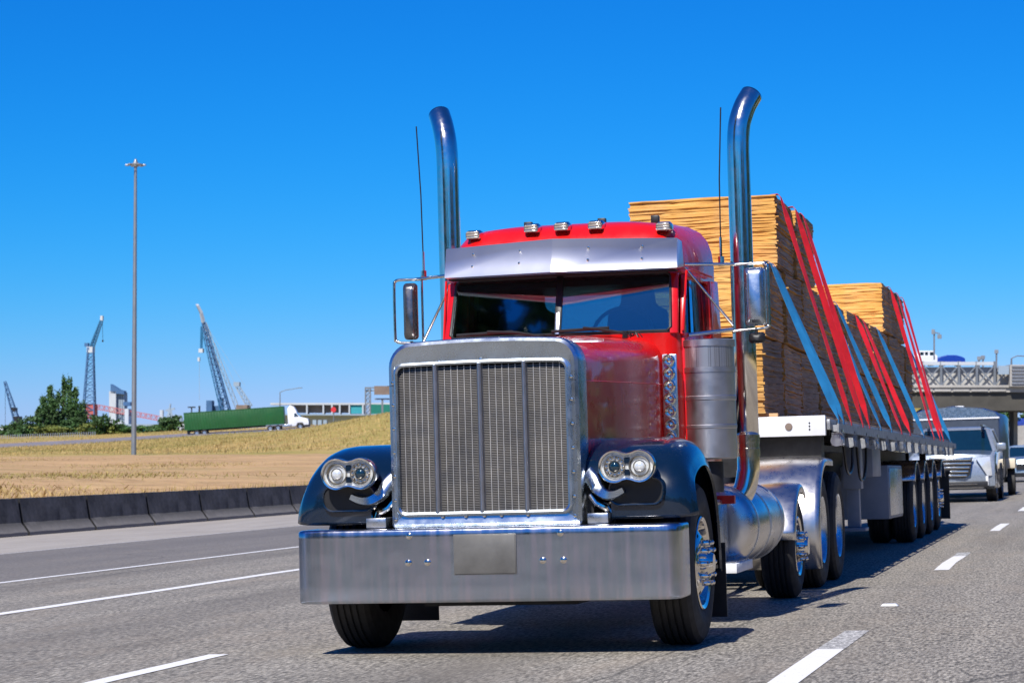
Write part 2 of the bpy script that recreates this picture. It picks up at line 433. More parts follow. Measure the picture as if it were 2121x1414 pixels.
# dashed line right of the truck
strip(2.07, .15, -14.0, -10.2); strip(2.07, .16, -2.6, .35)
strip(2.07, .15, 10.3, 13.6); strip(2.07, .15, 22.4, 26.0); strip(2.07, .15, 34.4, 37.6)
for k in range(1, 20): strip(2.07, .15, 34.6+12.2*k, 37.8+12.2*k)
strip(-1.92, .14, -3.1, .35); strip(-1.92, .14, -15.5, -12.2)
for k in range(1, 24): strip(-1.92, .14, -3.1+12.2*k, .35+12.2*k)
struct(b.build('lane_markings', M['line'], smooth=0, fixn=False), True)
b = MB(); strip(2.07, .17, .35, 1.9, .0035); strip(2.07, .15, 13.6, 14.6, .0035); strip(2.07, .15, 8.0, 10.3, -.01)
strip(-13.32, .09, -60, 400, .004)
struct(b.build('worn_markings', M['worn'], smooth=0, fixn=False), True)
# a raised reflector lying on the road
b = MB(); b.prism([(-.07, 0), (.07, 0), (.05, .018), (-.05, .018)], 'Y', -.045, .045)
o = b.build('road_marker', M['white'], bevel=.003); o.location = (2.06, 4.55, .002)
tag(o, 'small white raised pavement marker on the asphalt right of the red truck', 'road marker', tilt=True)

# ---- barrier segments
bm_ = MB(); prof = [(-.30, 0), (.30, 0), (.30, .07), (.16, .27), (.085, .78), (-.085, .78), (-.16, .27), (-.30, .07)]
rings = []
for k in range(9):
    yy = .05+3.35*k/8; rings.append([(p[0]+.006*math.sin(k*1.7+i), yy, p[1]+.006*math.sin(k*2.3+i*2)) for i, p in enumerate(prof)])
bm_.loft(rings)
bm_.m[-1] = bm_.m[-2] = 1
bmesh_ = bm_.mesh('concrete_barrier', [M['barrier'], M['blackmet']], smooth=20)
ordn = ['first', 'second', 'third', 'fourth', 'fifth', 'sixth', 'seventh', 'eighth', 'ninth', 'tenth', 'eleventh', 'twelfth', 'thirteenth']
for i in range(-10, 12):
    o = bpy.data.objects.new('concrete_barrier', bmesh_); COL.objects.link(o); o.location = (-18.55, 32.26+3.45*i, 0)
    if -1 <= i <= 5: lb = f'dark stained concrete barrier segment, {ordn[i+1]} from the left edge of the photo'
    else: lb = 'dark stained concrete barrier segment in the row, not visible in the photo'
    tag(o, lb, 'barrier', 'concrete barrier segments along the shoulder', True)

# ================================================================ WHEELS
def wheel(parent, name, c, side, R=.52, W=.28, kind='steer', dual=False, nuts=10):
    """hub mesh is the part; tyre and rim hang under it"""
    s = R/.52; sg = side
    a = W/2
    hub = MB()
    if kind == 'steer':
        hub.revolve([(a-.02, .0), (a+.075*1, .0), (a+.075, .055), (a+.045, .075), (a+.02, .085), (a-.03, .09)], n=24, sign=sg)
        nr = .135; na = a-.015; nh = .085
    elif kind == 'lift':
        hub.revolve([(a+.09, .0), (a+.085, .07), (a+.05, .09), (a-.02, .10)], n=24, sign=sg); nr = .135*s; na = a-.01; nh = .085
    else:
        hub.revolve([(a-.03, 0), (a-.03, .08), (a-.05, .10), (-a*.4, .11)], n=24, sign=sg); nr = .145; na = -a*.45; nh = .05
    for k in range(nuts):
        q = 2*math.pi*k/nuts; y, z = nr*math.cos(q), nr*math.sin(q)
        hub.revolve([(na, .022), (na+.012, .024), (na+.014, .018), (na+nh*.65, .018), (na+nh*.72, .014), (na+nh*.9, .016), (na+nh, .008), (na+nh, 0)], (0, y, z), n=8, sign=sg)
    h = hub.build(name, M['chrome'], parent, smooth=40); h.location = c
    # rim
    r = MB(); rl = .29*s
    if kind in ('steer', 'lift'):
        prof = [(a-.12, rl-.03), (a-.02, rl-.02), (a+.0, rl+.012), (a+.006, rl+.004), (a-.005, rl-.018), (a-.045, rl-.03)]
        r.revolve(prof, n=48, sign=sg)
        N = 60; rad = [rl-.03, rl-.055, rl-.065, rl-.105, rl-.12, .16*s, .09*s]
        off = [a-.045, a-.04, a-.035, a-.012, a-.004, a+.0, a+.0]
        rings = [[(sg*off[i], rad[i]*math.cos(2*math.pi*k/N), rad[i]*math.sin(2*math.pi*k/N)) for k in range(N)] for i in range(len(rad))]
        o0 = len(r.v)
        for q in rings: r.v += q
        for i in range(len(rad)-1):
            for k in range(N):
                if i == 2 and (k % 6) in (0, 1): continue      # hand holes
                r.f.append((o0+i*N+k, o0+i*N+(k+1) % N, o0+(i+1)*N+(k+1) % N, o0+(i+1)*N+k)); r.m.append(0)
        r.revolve([(a-.10, rl-.03), (a-.10, .05)], n=24, mi=1, sign=sg)
    else:
        r.revolve([(-a*.5, .05), (-a*.5, .19*s), (-a*.6, .2*s), (-a*.6, rl-.05), (-a*.3, rl-.03), (a-.04, rl-.022), (a-.012, rl-.008), (a-.0, rl+.012), (a-.006, rl+.014)], n=48, sign=sg)
    r.build('rim', [M['alu'] if kind == 'drive' else M['chrome'], M['black']], h, smooth=40)
    def tyre(off):
        t = MB(); p = [(-a+.02, rl-.005), (-a, rl+.03), (-a-.012, (rl+R)/2), (-a+.004, R-.035), (-a+.03, R-.006)]
        x = -a+.03; gw = (2*a-.06)/5
        for g in range(4):
            x2 = -a+.03+gw*(g+1)
            p += [(x2-.008, R), (x2-.006, R-.013), (x2+.006, R-.013), (x2+.008, R)]
        p += [(a-.03, R-.006), (a-.004, R-.035), (a+.012, (rl+R)/2), (a+.011, (rl+R)/2-.02), (a, rl+.03), (a-.02, rl-.005)]
        t.revolve([(q[0]+off, q[1]) for q in p], n=72)
        return t
    tyre(0).build('tyre', M['tyre'], h, smooth=30)
    if dual: tyre(-sg*(2*a+.06)).build('tyre', M['tyre'], h, smooth=30)
    return h

# ================================================================ SEMI TRUCK
truck = thing('semi_truck', 'red day-cab semi truck with chrome grille, tall exhaust stacks and dark blue fenders', 'truck', (0, 0, 0), tilt=True)
CX = -.025    # centre line of the nose
# bumper
b = MB(); outl = []
for sx in (-1, 1):
    seg = [(1.235, .38), (1.237, .20), (1.232, .08), (1.21, .03), (1.16, .008), (1.0, 0), (.6, -.008), (.3, -.012)]
    pts = [(sx*x, y) for x, y in seg]
    outl += pts if sx < 0 else pts[::-1]
prof = [(.07, .345), (.012, .338), (.002, .345), (0, .36), (0, .45), (0, .55), (0, .65), (0, .75), (0, .785), (.006, .797), (.02, .803), (.10, .805)]
rings = []
for d, z in prof:
    ring = []
    for i, (x, y) in enumerate(outl):
        sx = -1 if x < 0 else 1; e = 1-.006*(z > .36)
        if abs(x) > 1.17: ring.append((x-sx*d-.03, y + (d if y < .3 else 0), z))
        else: ring.append((x-.03, y+d, z))
    rings.append(ring)
b.loft(rings, closed=False)
bo = b.build('bumper', M['bumper'], truck, smooth=50)
for x, z in ((-.50, .757), (.47, .757), (-.51, .59), (-.385, .59), (.355, .59), (.485, .59)):
    q = MB(); q.revolve([(0.0, .020), (-.006, .021), (-.010, .014), (-.018, .013), (-.022, 0)], (x, -.010, z), 'Y', 14); q.build('bolt', M['chrome'], bo)
q = MB(); q.box(-.208, .182, -.024, -.014, .515, .755); q.box(-.214, .188, -.020, -.0135, .509, .761)
q.build('blank_plate', M['plate'], bo, bevel=.003)
# behind-bumper dark mass, tow bits
q = MB(); q.box(-.95, .95, .14, .40, .42, .74); q.box(-.5, .5, .3, 1.6, .30, .62); q.build('front_crossmember', M['blackmet'], truck)

# grille shell
b = MB()
oo = rrect(-.64, .60, .800, 1.962, .145, 7, .026)
for _p in oo:
    if _p[1] < 1.2:
        _dx = max(0, abs(_p[0]+.02)-.48)/.14; _p[0] = -.02+(.62-.028*(1-_dx) if abs(_p[0]+.02) > .48 else abs(_p[0]+.02))*(1 if _p[0] > -.02 else -1); _p[1] = .80+(_p[1]-.80)*.20
def inset(poly, k, cx=-.02, cz=1.36):
    out = []
    n = len(poly)
    for i, p in enumerate(poly):
        a = Vector(poly[i-1]); c = Vector(poly[(i+1) % n]); t = (c-a).normalized(); nrm = Vector((-t.y, t.x))
        out.append([p[0]+nrm.x*k, p[1]+nrm.y*k])
    return out
def sec(y, k): return [(p[0], y, p[1]) for p in inset(oo, k)]
io_ = rrect(-.578, .518, .895, 1.82, .045, 7, .008)
def isec(y, k=0): return [(p[0], y, p[1]) for p in inset(io_, k)]
b.loft([sec(.30, .004), sec(.10, 0), sec(.075, .008), sec(.062, .028), sec(.066, .045)], True, False, False)
# flat face between outline and opening (same vertex count)
b.loft([sec(.066, .045), isec(.075, -.012), isec(.075, 0), isec(.11, .002)], True, False, False)
shell = b.build('grille_shell', M['steel'], truck, smooth=32)
q = MB(); q.loft([isec(.078, -.022), isec(.052, -.018), isec(.048, -.006), isec(.055, .006), isec(.10, .008)], True, False, False)
q.build('grille_trim', M['steel'], shell, smooth=40)
for (x, z) in [(-.54, 1.825), (-.30, 1.84), (-.03, 1.848), (.25, 1.84), (.48, 1.825), (-.3, .872), (-.03, .872), (.25, .872), (.08, .872), (-.15, .872)] + [(sx, zz) for sx in (-.605, .55) for zz in (.98, 1.13, 1.28, 1.43, 1.58, 1.72, .86)]:
    q = MB(); q.revolve([(0, .011), (-.004, .010), (-.007, 0)], (x, .060, z), 'Y', 8); q.build('rivet', M['chrome'], shell)
q = MB()
q.box(-.64, -.585, .0585, .0615, 1.700, 1.703); q.box(.525, .585, .0585, .0615, 1.700, 1.703)
q.build('panel_seam', M['black'], shell)
# mesh
q = MB(); nz = 86
for k in range(nz):
    z = .905 + (1.805-.905)*k/(nz-1)
    q.obox((-.03, .088, z), (1.10, .005, .0046), Matrix.Rotation(-.15, 3, 'X'))
pan = [-.575, -.345, -.313, -.057, -.025, .232, .264, .515]
for a_, c_ in ((0, 1), (2, 3), (4, 5), (6, 7)):
    x0, x1 = pan[a_], pan[c_]; nn = 6
    for k in range(nn+1):
        x = x0+(x1-x0)*k/nn; q.box(x-.0022, x+.0022, .080, .085, .90, 1.815, 1)
q.build('grille_mesh', [M['mesh'], M['meshwire']], shell, smooth=0)
for x in (-.329, -.041, .248):
    q = MB(); q.prism([(x-.017, .07), (x-.012, .052), (x, .046), (x+.012, .052), (x+.017, .07), (x+.017, .1), (x-.017, .1)], 'Z', .893, 1.826); q.build('grille_bar', M['cleaner'], shell, smooth=50)
q = MB(); q.box(-.60, .54, .16, .20, .84, 1.86); q.build('radiator', M['radiator'], shell)

# hood
def hood_ring(y):
    t = (y-.28)/(2.25-.28)
    w_ = .615+(.745-.615)*min(1, t**.85); ztc = 1.978+.115*t; zsd = 1.945+.085*t; r = .14
    cx = CX*(1-t); zb = .98
    pts = [(w_-.005, zb), (w_, 1.15), (w_, 1.4), (w_, zsd-r)]
    for k in range(1, 7):
        a = R_(90*k/6); pts.append((w_-r+r*math.cos(a), zsd-r+r*math.sin(a)+ (ztc-zsd)*.12*k/6))
    for k in range(1, 7):
        x = (w_-r)*(1-k/6); base = zsd+(ztc-zsd)*.12
        pts.append((x, base+(ztc-base)*(1-(x/(w_-r))**2)))
    full = pts + [(-p[0], p[1]) for p in pts[::-1][1:]]
    return [(cx+p[0], y, p[1]) for p in full]
b = MB(); b.loft([hood_ring(.285+(2.24-.285)*k/16) for k in range(17)], closed=False)
hood = b.build('hood', M['red'], truck, smooth=40)
q = MB()
for sx in (-1, 1):   # hood side seam and trim bead
    pts = [(sx*(hood_ring(.3+1.85*k/8)[3][0]+.003) + 0, .3+1.85*k/8, 1.70+.02*k/8) for k in range(9)]
    pts = [((hood_ring(p[1])[3][0]+.002) if sx > 0 else (hood_ring(p[1])[-4][0]-.002), p[1], p[2]) for p in pts]
    q.tube(pts, .004, 6)
q.build('hood_trim', M['red'], hood)

# fenders
def fender(sx, cx):
    P = smooth_pts([(.14, .83, 0), (.125, .95, 0), (.15, 1.07, 0), (.24, 1.19, 0), (.42, 1.285, 0), (.68, 1.335, 0), (.95, 1.325, 0), (1.2, 1.23, 0), (1.38, 1.07, 0), (1.49, .87, 0), (1.55, .62, 0), (1.57, .46, 0)], 4)
    X = [(.60, .05), (.60, 0), (.85, 0), (1.02, .002), (1.10, .012), (1.16, .036), (1.205, .075), (1.23, .125), (1.24, .165), (1.246, .175), (1.25, .19), (1.235, .195), (1.20, .17)]
    rings = []
    for i, p in enumerate(P):
        t = (P[min(i+1, len(P)-1)]-P[max(i-1, 0)]).normalized(); nrm = Vector((-t.y, t.x)) * 1  # (y,z) outward
        if i/len(P) < .0: pass
        k = min(1.0, max(.30, (p.y-.80)/.30)) if p.x < .5 else 1.0    # tighter roll at the front foot
        ring = []
        for x, d in X:
            xx = x
            fl = max(0, min(1, (1.25-p.y)/.42)) if p.x < .5 else 0
            if x > .7: xx = x + .045*fl*min(1, (x-.7)/.5)
            if x < .7 and p.x < .3 and p.y < 1.12: xx = .765
            if p.x < .5: k = 1-.45*fl
            ring.append((cx+sx*xx, p.x - nrm.x*d*k, p.y - nrm.y*d*k) if False else (cx+sx*xx, p.x + abs(d*k)*(-nrm.x), p.y + d*k*(-nrm.y)))
        rings.append(ring)
    b = MB(); b.loft(rings, closed=False)
    return b
for sx in (-1, 1):
    fb = fender(sx, CX if sx < 0 else 0)
    fo = fb.build('fender', M['navy'], truck, smooth=50)
    so_ = fo.modifiers.new('thick', 'SOLIDIFY'); so_.thickness = .012; so_.offset = -1
    # intake recess under the lamp
    cxx = sx*.93
    poly = rrect(cxx-.165, cxx+.165, .925, 1.075, .06, 5)
    q = MB(); q.loft([[(p[0], .150, p[1]) for p in inset(poly, -.02)], [(p[0], .100, p[1]) for p in inset(poly, -.008)], [(p[0], .102, p[1]) for p in poly], [(p[0], .16, p[1]) for p in inset(poly, .006)]], True, False, False)
    q.build('intake_rim', M['navy'], fo, smooth=50)
    q = MB(); q.prism(poly, 'Y', .112, .128); q.build('intake', M['black'], fo)
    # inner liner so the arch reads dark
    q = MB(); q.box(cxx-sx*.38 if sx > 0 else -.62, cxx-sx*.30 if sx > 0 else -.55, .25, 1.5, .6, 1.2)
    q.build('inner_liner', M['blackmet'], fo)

# headlights
def peanut(cx, cz, r, c, waist, n=40):
    pts = []
    for k in range(n):
        q = 2*math.pi*k/n; x = (c+r)*math.cos(q); ax = abs(x)
        h = math.sqrt(max(0, r*r-(ax-c)**2)) if ax > 0 else 0
        if ax < c: h = max(waist+(r-waist)*(.5-.5*math.cos(math.pi*min(1, ax/c))), 0)
        pts.append((cx+x, cz+(h if math.sin(q) >= 0 else -h)))
    return pts
for sx in (-1, 1):
    cx = -.892 if sx < 0 else .898; cz = 1.155
    b = MB()
    def PK(y, r, c=.077, wst=None): return [(p[0], y, p[1]) for p in peanut(cx, cz, r, c, (wst or r*.80))]
    b.loft([PK(.20, .035, .05), PK(.17, .070), PK(.10, .095), PK(.02, .103), PK(-.012, .103), PK(-.022, .098), PK(-.020, .088), PK(-.005, .084)], True, True, False)
    hl = b.build('headlight', M['chrome'], truck, smooth=50)
    q = MB(); q.loft([PK(-.005, .084), PK(.012, .080)], True, False, True); q.build('reflector', M['lens'], hl)
    for i, dx in enumerate((-.078, .078)):
        proj = (i == 1) == (sx < 0)
        q = MB(); c0 = (cx+dx, 0, cz)
        q.revolve([(.010, .070), (-.006, .068), (-.006, .062), (.004, .056)], c0, 'Y', 28)
        if proj:
            for k in range(12):
                a = 2*math.pi*k/12; q.revolve([(0, .009), (-.008, .007), (-.010, 0)], (cx+dx+.052*math.cos(a), .004, cz+.052*math.sin(a)), 'Y', 8)
        q.revolve([(.008, .040), (-.004, .039), (-.004, .034), (.004, .032)], c0, 'Y', 24)
        q.build('lamp_ring', M['chrome'], hl, smooth=40)
        q = MB(); q.revolve([(.004, .034), (-.004, .030), (-.012, .02), (-.016, 0)], c0, 'Y', 20); q.build('projector_lens', M['carglass'] if proj else M['lens'], hl, smooth=60)
    q = MB(); q.box(cx-.018, cx+.018, .0, .008, cz-.055, cz-.018); q.box(cx-.018, cx+.018, .0, .008, cz+.018, cz+.055); q.build('lamp_divider', M['navy'], hl)
    # bracket arm
    xs = -.64 if sx < 0 else .60
    pts = smooth_pts([(xs, .20, 1.12), (xs+sx*.045, .17, 1.08), (xs+sx*.085, .14, 1.02), (xs+sx*.14, .11, .985), (xs+sx*.20, .09, .985), (xs+sx*.26, .08, 1.01)], 5)
    wd = [.10-.055*i/(len(pts)-1) for i in range(len(pts))]
    q = MB(); rings = []
    for i, p in enumerate(pts):
        t = (pts[min(i+1, len(pts)-1)]-pts[max(i-1, 0)]).normalized(); nn = Vector((-t.z, 0, t.x)).normalized()
        rings.append([p+nn*wd[i]*.5+Vector((0, -.02, 0)), p+nn*wd[i]*.35+Vector((0, -.035, 0)), p-nn*wd[i]*.35+Vector((0, -.035, 0)), p-nn*wd[i]*.5+Vector((0, -.02, 0)), p-nn*wd[i]*.5+Vector((0, .03, 0)), p+nn*wd[i]*.5+Vector((0, .03, 0))])
    q.loft(rings); q.build('bracket', M['steel'], hl, smooth=50)
    q = MB(); xa = xs+sx*.03; q.box(min(xa, xa+sx*.13), max(xa, xa+sx*.13), .05, .30, .81, .872)
    q.build('support_plate', M['alu'], truck, bevel=.004)
    q = MB(); q.tube([(xs+sx*.02, .22, .98), (xs+sx*.06, .2, .93), (xs+sx*.12, .2, .90), (xs+sx*.14, .22, .86)], .022, 10); q.tube([(xs+sx*.02, .3, .92), (xs+sx*.2, .28, .93)], .014, 8); q.build('air_hose', M['chrome'], truck)

# cab: lower body + roof
def plan(z, yf, yr, wf, wr, r=.12, n=5, vee=0.0):
    pts = []
    def arc(cx, cy, a0):
        for k in range(n+1):
            a = R_(a0+90*k/n); pts.append((cx+r*math.cos(a), cy+r*math.sin(a), z))
    arc(wr-r, yr-r, 0); arc(-wr+r, yr-r, 90); arc(-wf+r, yf+r, 180)
    pts.append((0, yf-vee, z))
    arc(wf-r, yf+r, 270)
    return pts
b = MB()
b.loft([plan(.62, 2.32, 3.42, .86, .95), plan(1.1, 2.26, 3.45, .87, .965), plan(1.75, 2.22, 3.46, .865, .97), plan(2.03, 2.20, 3.46, .86, .97), plan(2.085, 2.20, 3.46, .855, .965, vee=.06), plan(2.095, 2.26, 3.40, .80, .91, vee=.06)], True, True, True)
cabo = b.build('cab', M['red'], truck, smooth=40)
b = MB()
b.loft([plan(2.50, 2.42, 3.40, .80, .90, .14), plan(2.505, 2.36, 3.45, .842, .955, .15), plan(2.62, 2.36, 3.455, .845, .958, .17), plan(2.72, 2.38, 3.45, .84, .95, .2), plan(2.80, 2.42, 3.43, .82, .93, .22), plan(2.865, 2.47, 3.39, .78, .885, .24), plan(2.905, 2.54, 3.33, .70, .81, .25), plan(2.93, 2.64, 3.22, .56, .67, .25), plan(2.94, 2.8, 3.1, .3, .35, .15)], True, True, True)
b.build('roof', M['red'], cabo, smooth=45)
def quadslab(b, p, th, inward, mi=0):
    p = [Vector(x) for x in p]; n = (p[1]-p[0]).cross(p[2]-p[0]).normalized()
    if n.dot(Vector(inward)) < 0: n = -n
    b.loft([p, [x+n*th for x in p]], True, True, True, mi)
# pillars and rear wall
for sx in (-1, 1):
    b = MB(); b.loft([[(sx*.855, 2.22, 2.08), (sx*.80, 2.20, 2.08), (sx*.79, 2.27, 2.08), (sx*.85, 2.30, 2.08)],
            [(sx*.842, 2.38, 2.52), (sx*.79, 2.36, 2.52), (sx*.78, 2.43, 2.52), (sx*.838, 2.46, 2.52)]])
    b.build('windshield_pillar', M['red'], cabo, bevel=.008)
    b = MB(); b.loft([[(sx*.935, 3.12, 2.08), (sx*.975, 3.46, 2.08), (sx*.90, 3.46, 2.08), (sx*.87, 3.12, 2.08)],
            [(sx*.925, 3.14, 2.52), (sx*.958, 3.455, 2.52), (sx*.89, 3.45, 2.52), (sx*.86, 3.14, 2.52)]])
    b.build('rear_pillar', M['red'], cabo, bevel=.008)
b = MB(); b.box(-.90, .90, 3.41, 3.45, 2.08, 2.16); b.box(-.90, .90, 3.41, 3.45, 2.46, 2.51); b.box(-.90, -.62, 3.41, 3.45, 2.16, 2.46); b.box(.62, .90, 3.41, 3.45, 2.16, 2.46)
b.build('rear_wall', M['dark'], cabo)
q = MB(); q.box(-.62, .62, 3.42, 3.426, 2.16, 2.46); q.build('rear_window', M['glass'], cabo)
q = MB(); q.box(-.80, .80, 2.40, 3.40, 2.455, 2.498); q.build('headliner', M['black'], cabo)
# windshield, two panes
for sx in (-1, 1):
    q = MB(); quadslab(q, [(sx*.022, 2.155, 2.10), (sx*.80, 2.215, 2.10), (sx*.785, 2.365, 2.52), (sx*.022, 2.305, 2.52)], .006, (0, 1, 0))
    ws = q.build('windshield', M['glass'], cabo, smooth=0)
    q = MB(); A = Vector((sx*.022, 2.150, 2.095)); B = Vector((sx*.805, 2.210, 2.095)); C = Vector((sx*.79, 2.36, 2.525)); D = Vector((sx*.022, 2.30, 2.525))
    q.tube([A+Vector((0, 0, .004)), B+Vector((-sx*.03, 0, .004)), B+Vector((0, .01, .03)), C+Vector((0, 0, -.03)), C+Vector((-sx*.03, 0, 0)), D], .011, 6); q.build('window_seal', M['black'], ws)
q = MB(); q.loft([[(-.024, 2.142, 2.09), (.024, 2.142, 2.09), (.024, 2.175, 2.09), (-.024, 2.175, 2.09)], [(-.024, 2.29, 2.53), (.024, 2.29, 2.53), (.024, 2.325, 2.53), (-.024, 2.325, 2.53)]])
q.build('centre_post', M['black'], cabo, bevel=.004)
q = MB(); q.box(-.016, .016, 2.128, 2.15, 2.10, 2.26); q.v = [(x, y+(z-2.09)*.34, z) for x, y, z in q.v]; q.build('post_cover', M['alu'], cabo, bevel=.003)
# doors with windows
for sx in (-1, 1):
    def dx(y): return .862+(y-2.30)*(.965-.862)/1.16
    q = MB(); ys = [2.34, 2.7, 3.12]
    rings = []
    for y in ys: rings.append([(sx*(dx(y)+.012), y, .80), (sx*(dx(y)+.014), y, 2.09), (sx*(dx(y)-.02), y, 2.09), (sx*(dx(y)-.02), y, .80)])
    q.loft(rings); dr = q.build('door', M['red'], cabo, bevel=.006)
    q = MB()  # window frame
    q.beam((sx*dx(2.36), 2.335, 2.07), (sx*(dx(2.45)-.012), 2.485, 2.50), .035, .05); q.beam((sx*dx(3.12), 3.12, 2.07), (sx*(dx(3.12)-.01), 3.12, 2.50), .035, .06)
    q.beam((sx*(dx(2.48)-.012), 2.48, 2.50), (sx*(dx(3.12)-.012), 3.12, 2.50), .035, .04)
    q.build('window_frame', M['red'], dr, bevel=.004)
    q = MB(); quadslab(q, [(sx*(dx(2.38)-.01), 2.37, 2.09), (sx*(dx(3.1)-.01), 3.10, 2.09), (sx*(dx(3.1)-.022), 3.10, 2.49), (sx*(dx(2.5)-.022), 2.50, 2.49)], .005, (-sx, 0, 0)); q.build('side_window', M['glass'], dr, smooth=0)
    q = MB(); q.beam((sx*(dx(2.62)+.003), 2.60, 2.09), (sx*(dx(2.62)-.01), 2.64, 2.50), .018, .02); q.build('vent_bar', M['chrome'], dr)
    q = MB(); q.tube([(sx*(dx(2.25)+.02), 2.30, 2.10), (sx*(dx(2.4)+.02), 2.45, 2.535), (sx*(dx(2.6)+.02), 2.60, 2.55), (sx*(dx(3.2)+.012), 3.2, 2.535)], .009, 6); q.build('drip_rail', M['red'], dr)
    q = MB(); q.box(min(sx*(dx(3.0)+.01), sx*(dx(3.0)+.05)), max(sx*(dx(3.0)+.01), sx*(dx(3.0)+.05)), 2.9, 3.06, 1.52, 1.55); q.build('handle', M['chrome'], dr, bevel=.004)
# interior
q = MB(); q.box(-.78, .78, 2.24, 2.46, 1.9, 2.115); q.build('dashboard', simple('dash_teal_grey', (.11, .17, .19), .6), cabo, bevel=.02)
for x in (-.42, .42):
    q = MB(); q.loft([[(x-.24, 2.85, 1.85), (x+.24, 2.85, 1.85), (x+.24, 3.0, 1.85), (x-.24, 3.0, 1.85)], [(x-.22, 2.98, 2.3), (x+.22, 2.98, 2.3), (x+.22, 3.1, 2.3), (x-.22, 3.1, 2.3)], [(x-.13, 3.0, 2.34), (x+.13, 3.0, 2.34), (x+.13, 3.1, 2.34), (x-.13, 3.1, 2.34)], [(x-.12, 3.02, 2.47), (x+.12, 3.02, 2.47), (x+.12, 3.1, 2.47), (x-.12, 3.1, 2.47)]])
    q.box(x-.26, x+.26, 2.55, 3.0, 1.72, 1.88); q.build('seat', M['dark'], cabo, bevel=.03)
q = MB(); c0 = Vector((.40, 2.50, 2.10)); rings = []
pts = [c0+Vector((.22*math.cos(a), .10*math.sin(a), .20*math.sin(a))) for a in [2*math.pi*k/24 for k in range(25)]]
q.tube(pts, .014, 8); q.beam(c0+Vector((-.21, 0, 0)), c0+Vector((.21, 0, 0)), .03, .02); q.build('steering_wheel', M['black'], cabo)
# visor: vee-shaped sheet with returns
b = MB(); TL = []; 
bot = [(-.85, 2.42, 2.565), (-.835, 2.215, 2.545), (0, 1.995, 2.535), (.862, 2.22, 2.545), (.875, 2.42, 2.565)]
top = [(-.855, 2.44, 2.745), (-.842, 2.31, 2.76), (0, 2.09, 2.775), (.85, 2.315, 2.76), (.862, 2.44, 2.745)]
lip = [(-.83, 2.42, 2.56), (-.822, 2.25, 2.538), (0, 2.035, 2.527), (.85, 2.25, 2.538), (.855, 2.42, 2.56)]
b.loft([lip, bot, top], closed=False)
vo = b.build('sun_visor', M['visor'], cabo, smooth=10)
sm = vo.modifiers.new('thick', 'SOLIDIFY'); sm.thickness = .004; sm.offset = 1
for x in (-.62, -.25, .25, .62):
    for t in (.35, .75):
        y = 1.995+abs(x)/.85*.222; yt = 2.09+abs(x)/.845*.222
        p = Vector((x, y+(yt-y)*t-.004, 2.537+.225*t)); q = MB(); q.revolve([(0, .010), (-.008, .008), (-.010, 0)], p, 'Y', 8); q.build('bolt', M['chrome'], vo)
q = MB(); q.loft([[(-.82, 2.26, zz), (0, 2.08, zz), (.845, 2.26, zz), (.845, 2.37, zz), (-.82, 2.37, zz)] for zz in (2.526, 2.534)]); q.build('visor_shade', M['radiator'], cabo)  # black sheet added below the visor, stands in for its dark band of shade
# marker lights
def rz(x): return 2.80 + .075*(1-(x/.84)**2)
for x in (-.675, -.235, -.01, .24, .735):
    z0 = 2.868-.03*(abs(x)/.7)**3; y0 = 2.47+.02*abs(x)
    q = MB()
    rings = []
    for yy, wv, zl, zh in ((-.055, .048, -.018, .026), (-.06, .052, -.024, .034), (.0, .058, -.03, .046), (.08, .055, -.01, .042), (.14, .030, .01, .025)):
        rings.append([(x+px*wv, y0+yy, z0+(zl if pz < 0 else zh)*abs(pz)+.018) for px, pz in ((1, -.6), (.75, -1), (-.75, -1), (-1, -.6), (-1, .6), (-.75, 1), (.75, 1), (1, .6))])
    q.loft(rings); ml = q.build('marker_light', M['chrome'], cabo, smooth=40, bevel=.003)
    q = MB(); 
    for k in range(3): q.box(x-.045, x+.045, y0-.068, y0-.055, z0-.002+k*.018, z0+.011+k*.018)
    q.build('lens', M['amber'], ml, bevel=.003)
for x in (-.36, .20, .60):
    q = MB(); q.box(x-.03, x+.03, 2.85, 2.9, 2.925, 2.985); q.build('roof_bracket', M['black'], cabo, bevel=.006)
# wipers and washer nozzle
for x0, x1, z1 in ((.50, .08, 2.115), (-.10, -.62, 2.11)):
    q = MB(); q.tube([(x0, 2.10, 2.085), (x0-.18, 2.08, 2.12), (x1+.12, 2.10, 2.135)], .011, 6); q.tube([(x1+.30, 2.13, 2.13), (x1-.12, 2.145, 2.12)], .012, 6)
    q.cyl((x0, 2.10, 2.05), (x0, 2.10, 2.10), .02, 8); q.build('wiper', M['black'], cabo)
q = MB()
for k in range(7): a = k*.9; q.tube([(.56, 2.04, 2.06), (.56+.05*math.cos(a), 2.04+.03*math.sin(a), 2.085), (.56+.075*math.cos(a), 2.04+.04*math.sin(a), 2.05)], .004, 5)
q.build('washer_nozzle', M['black'], cabo)

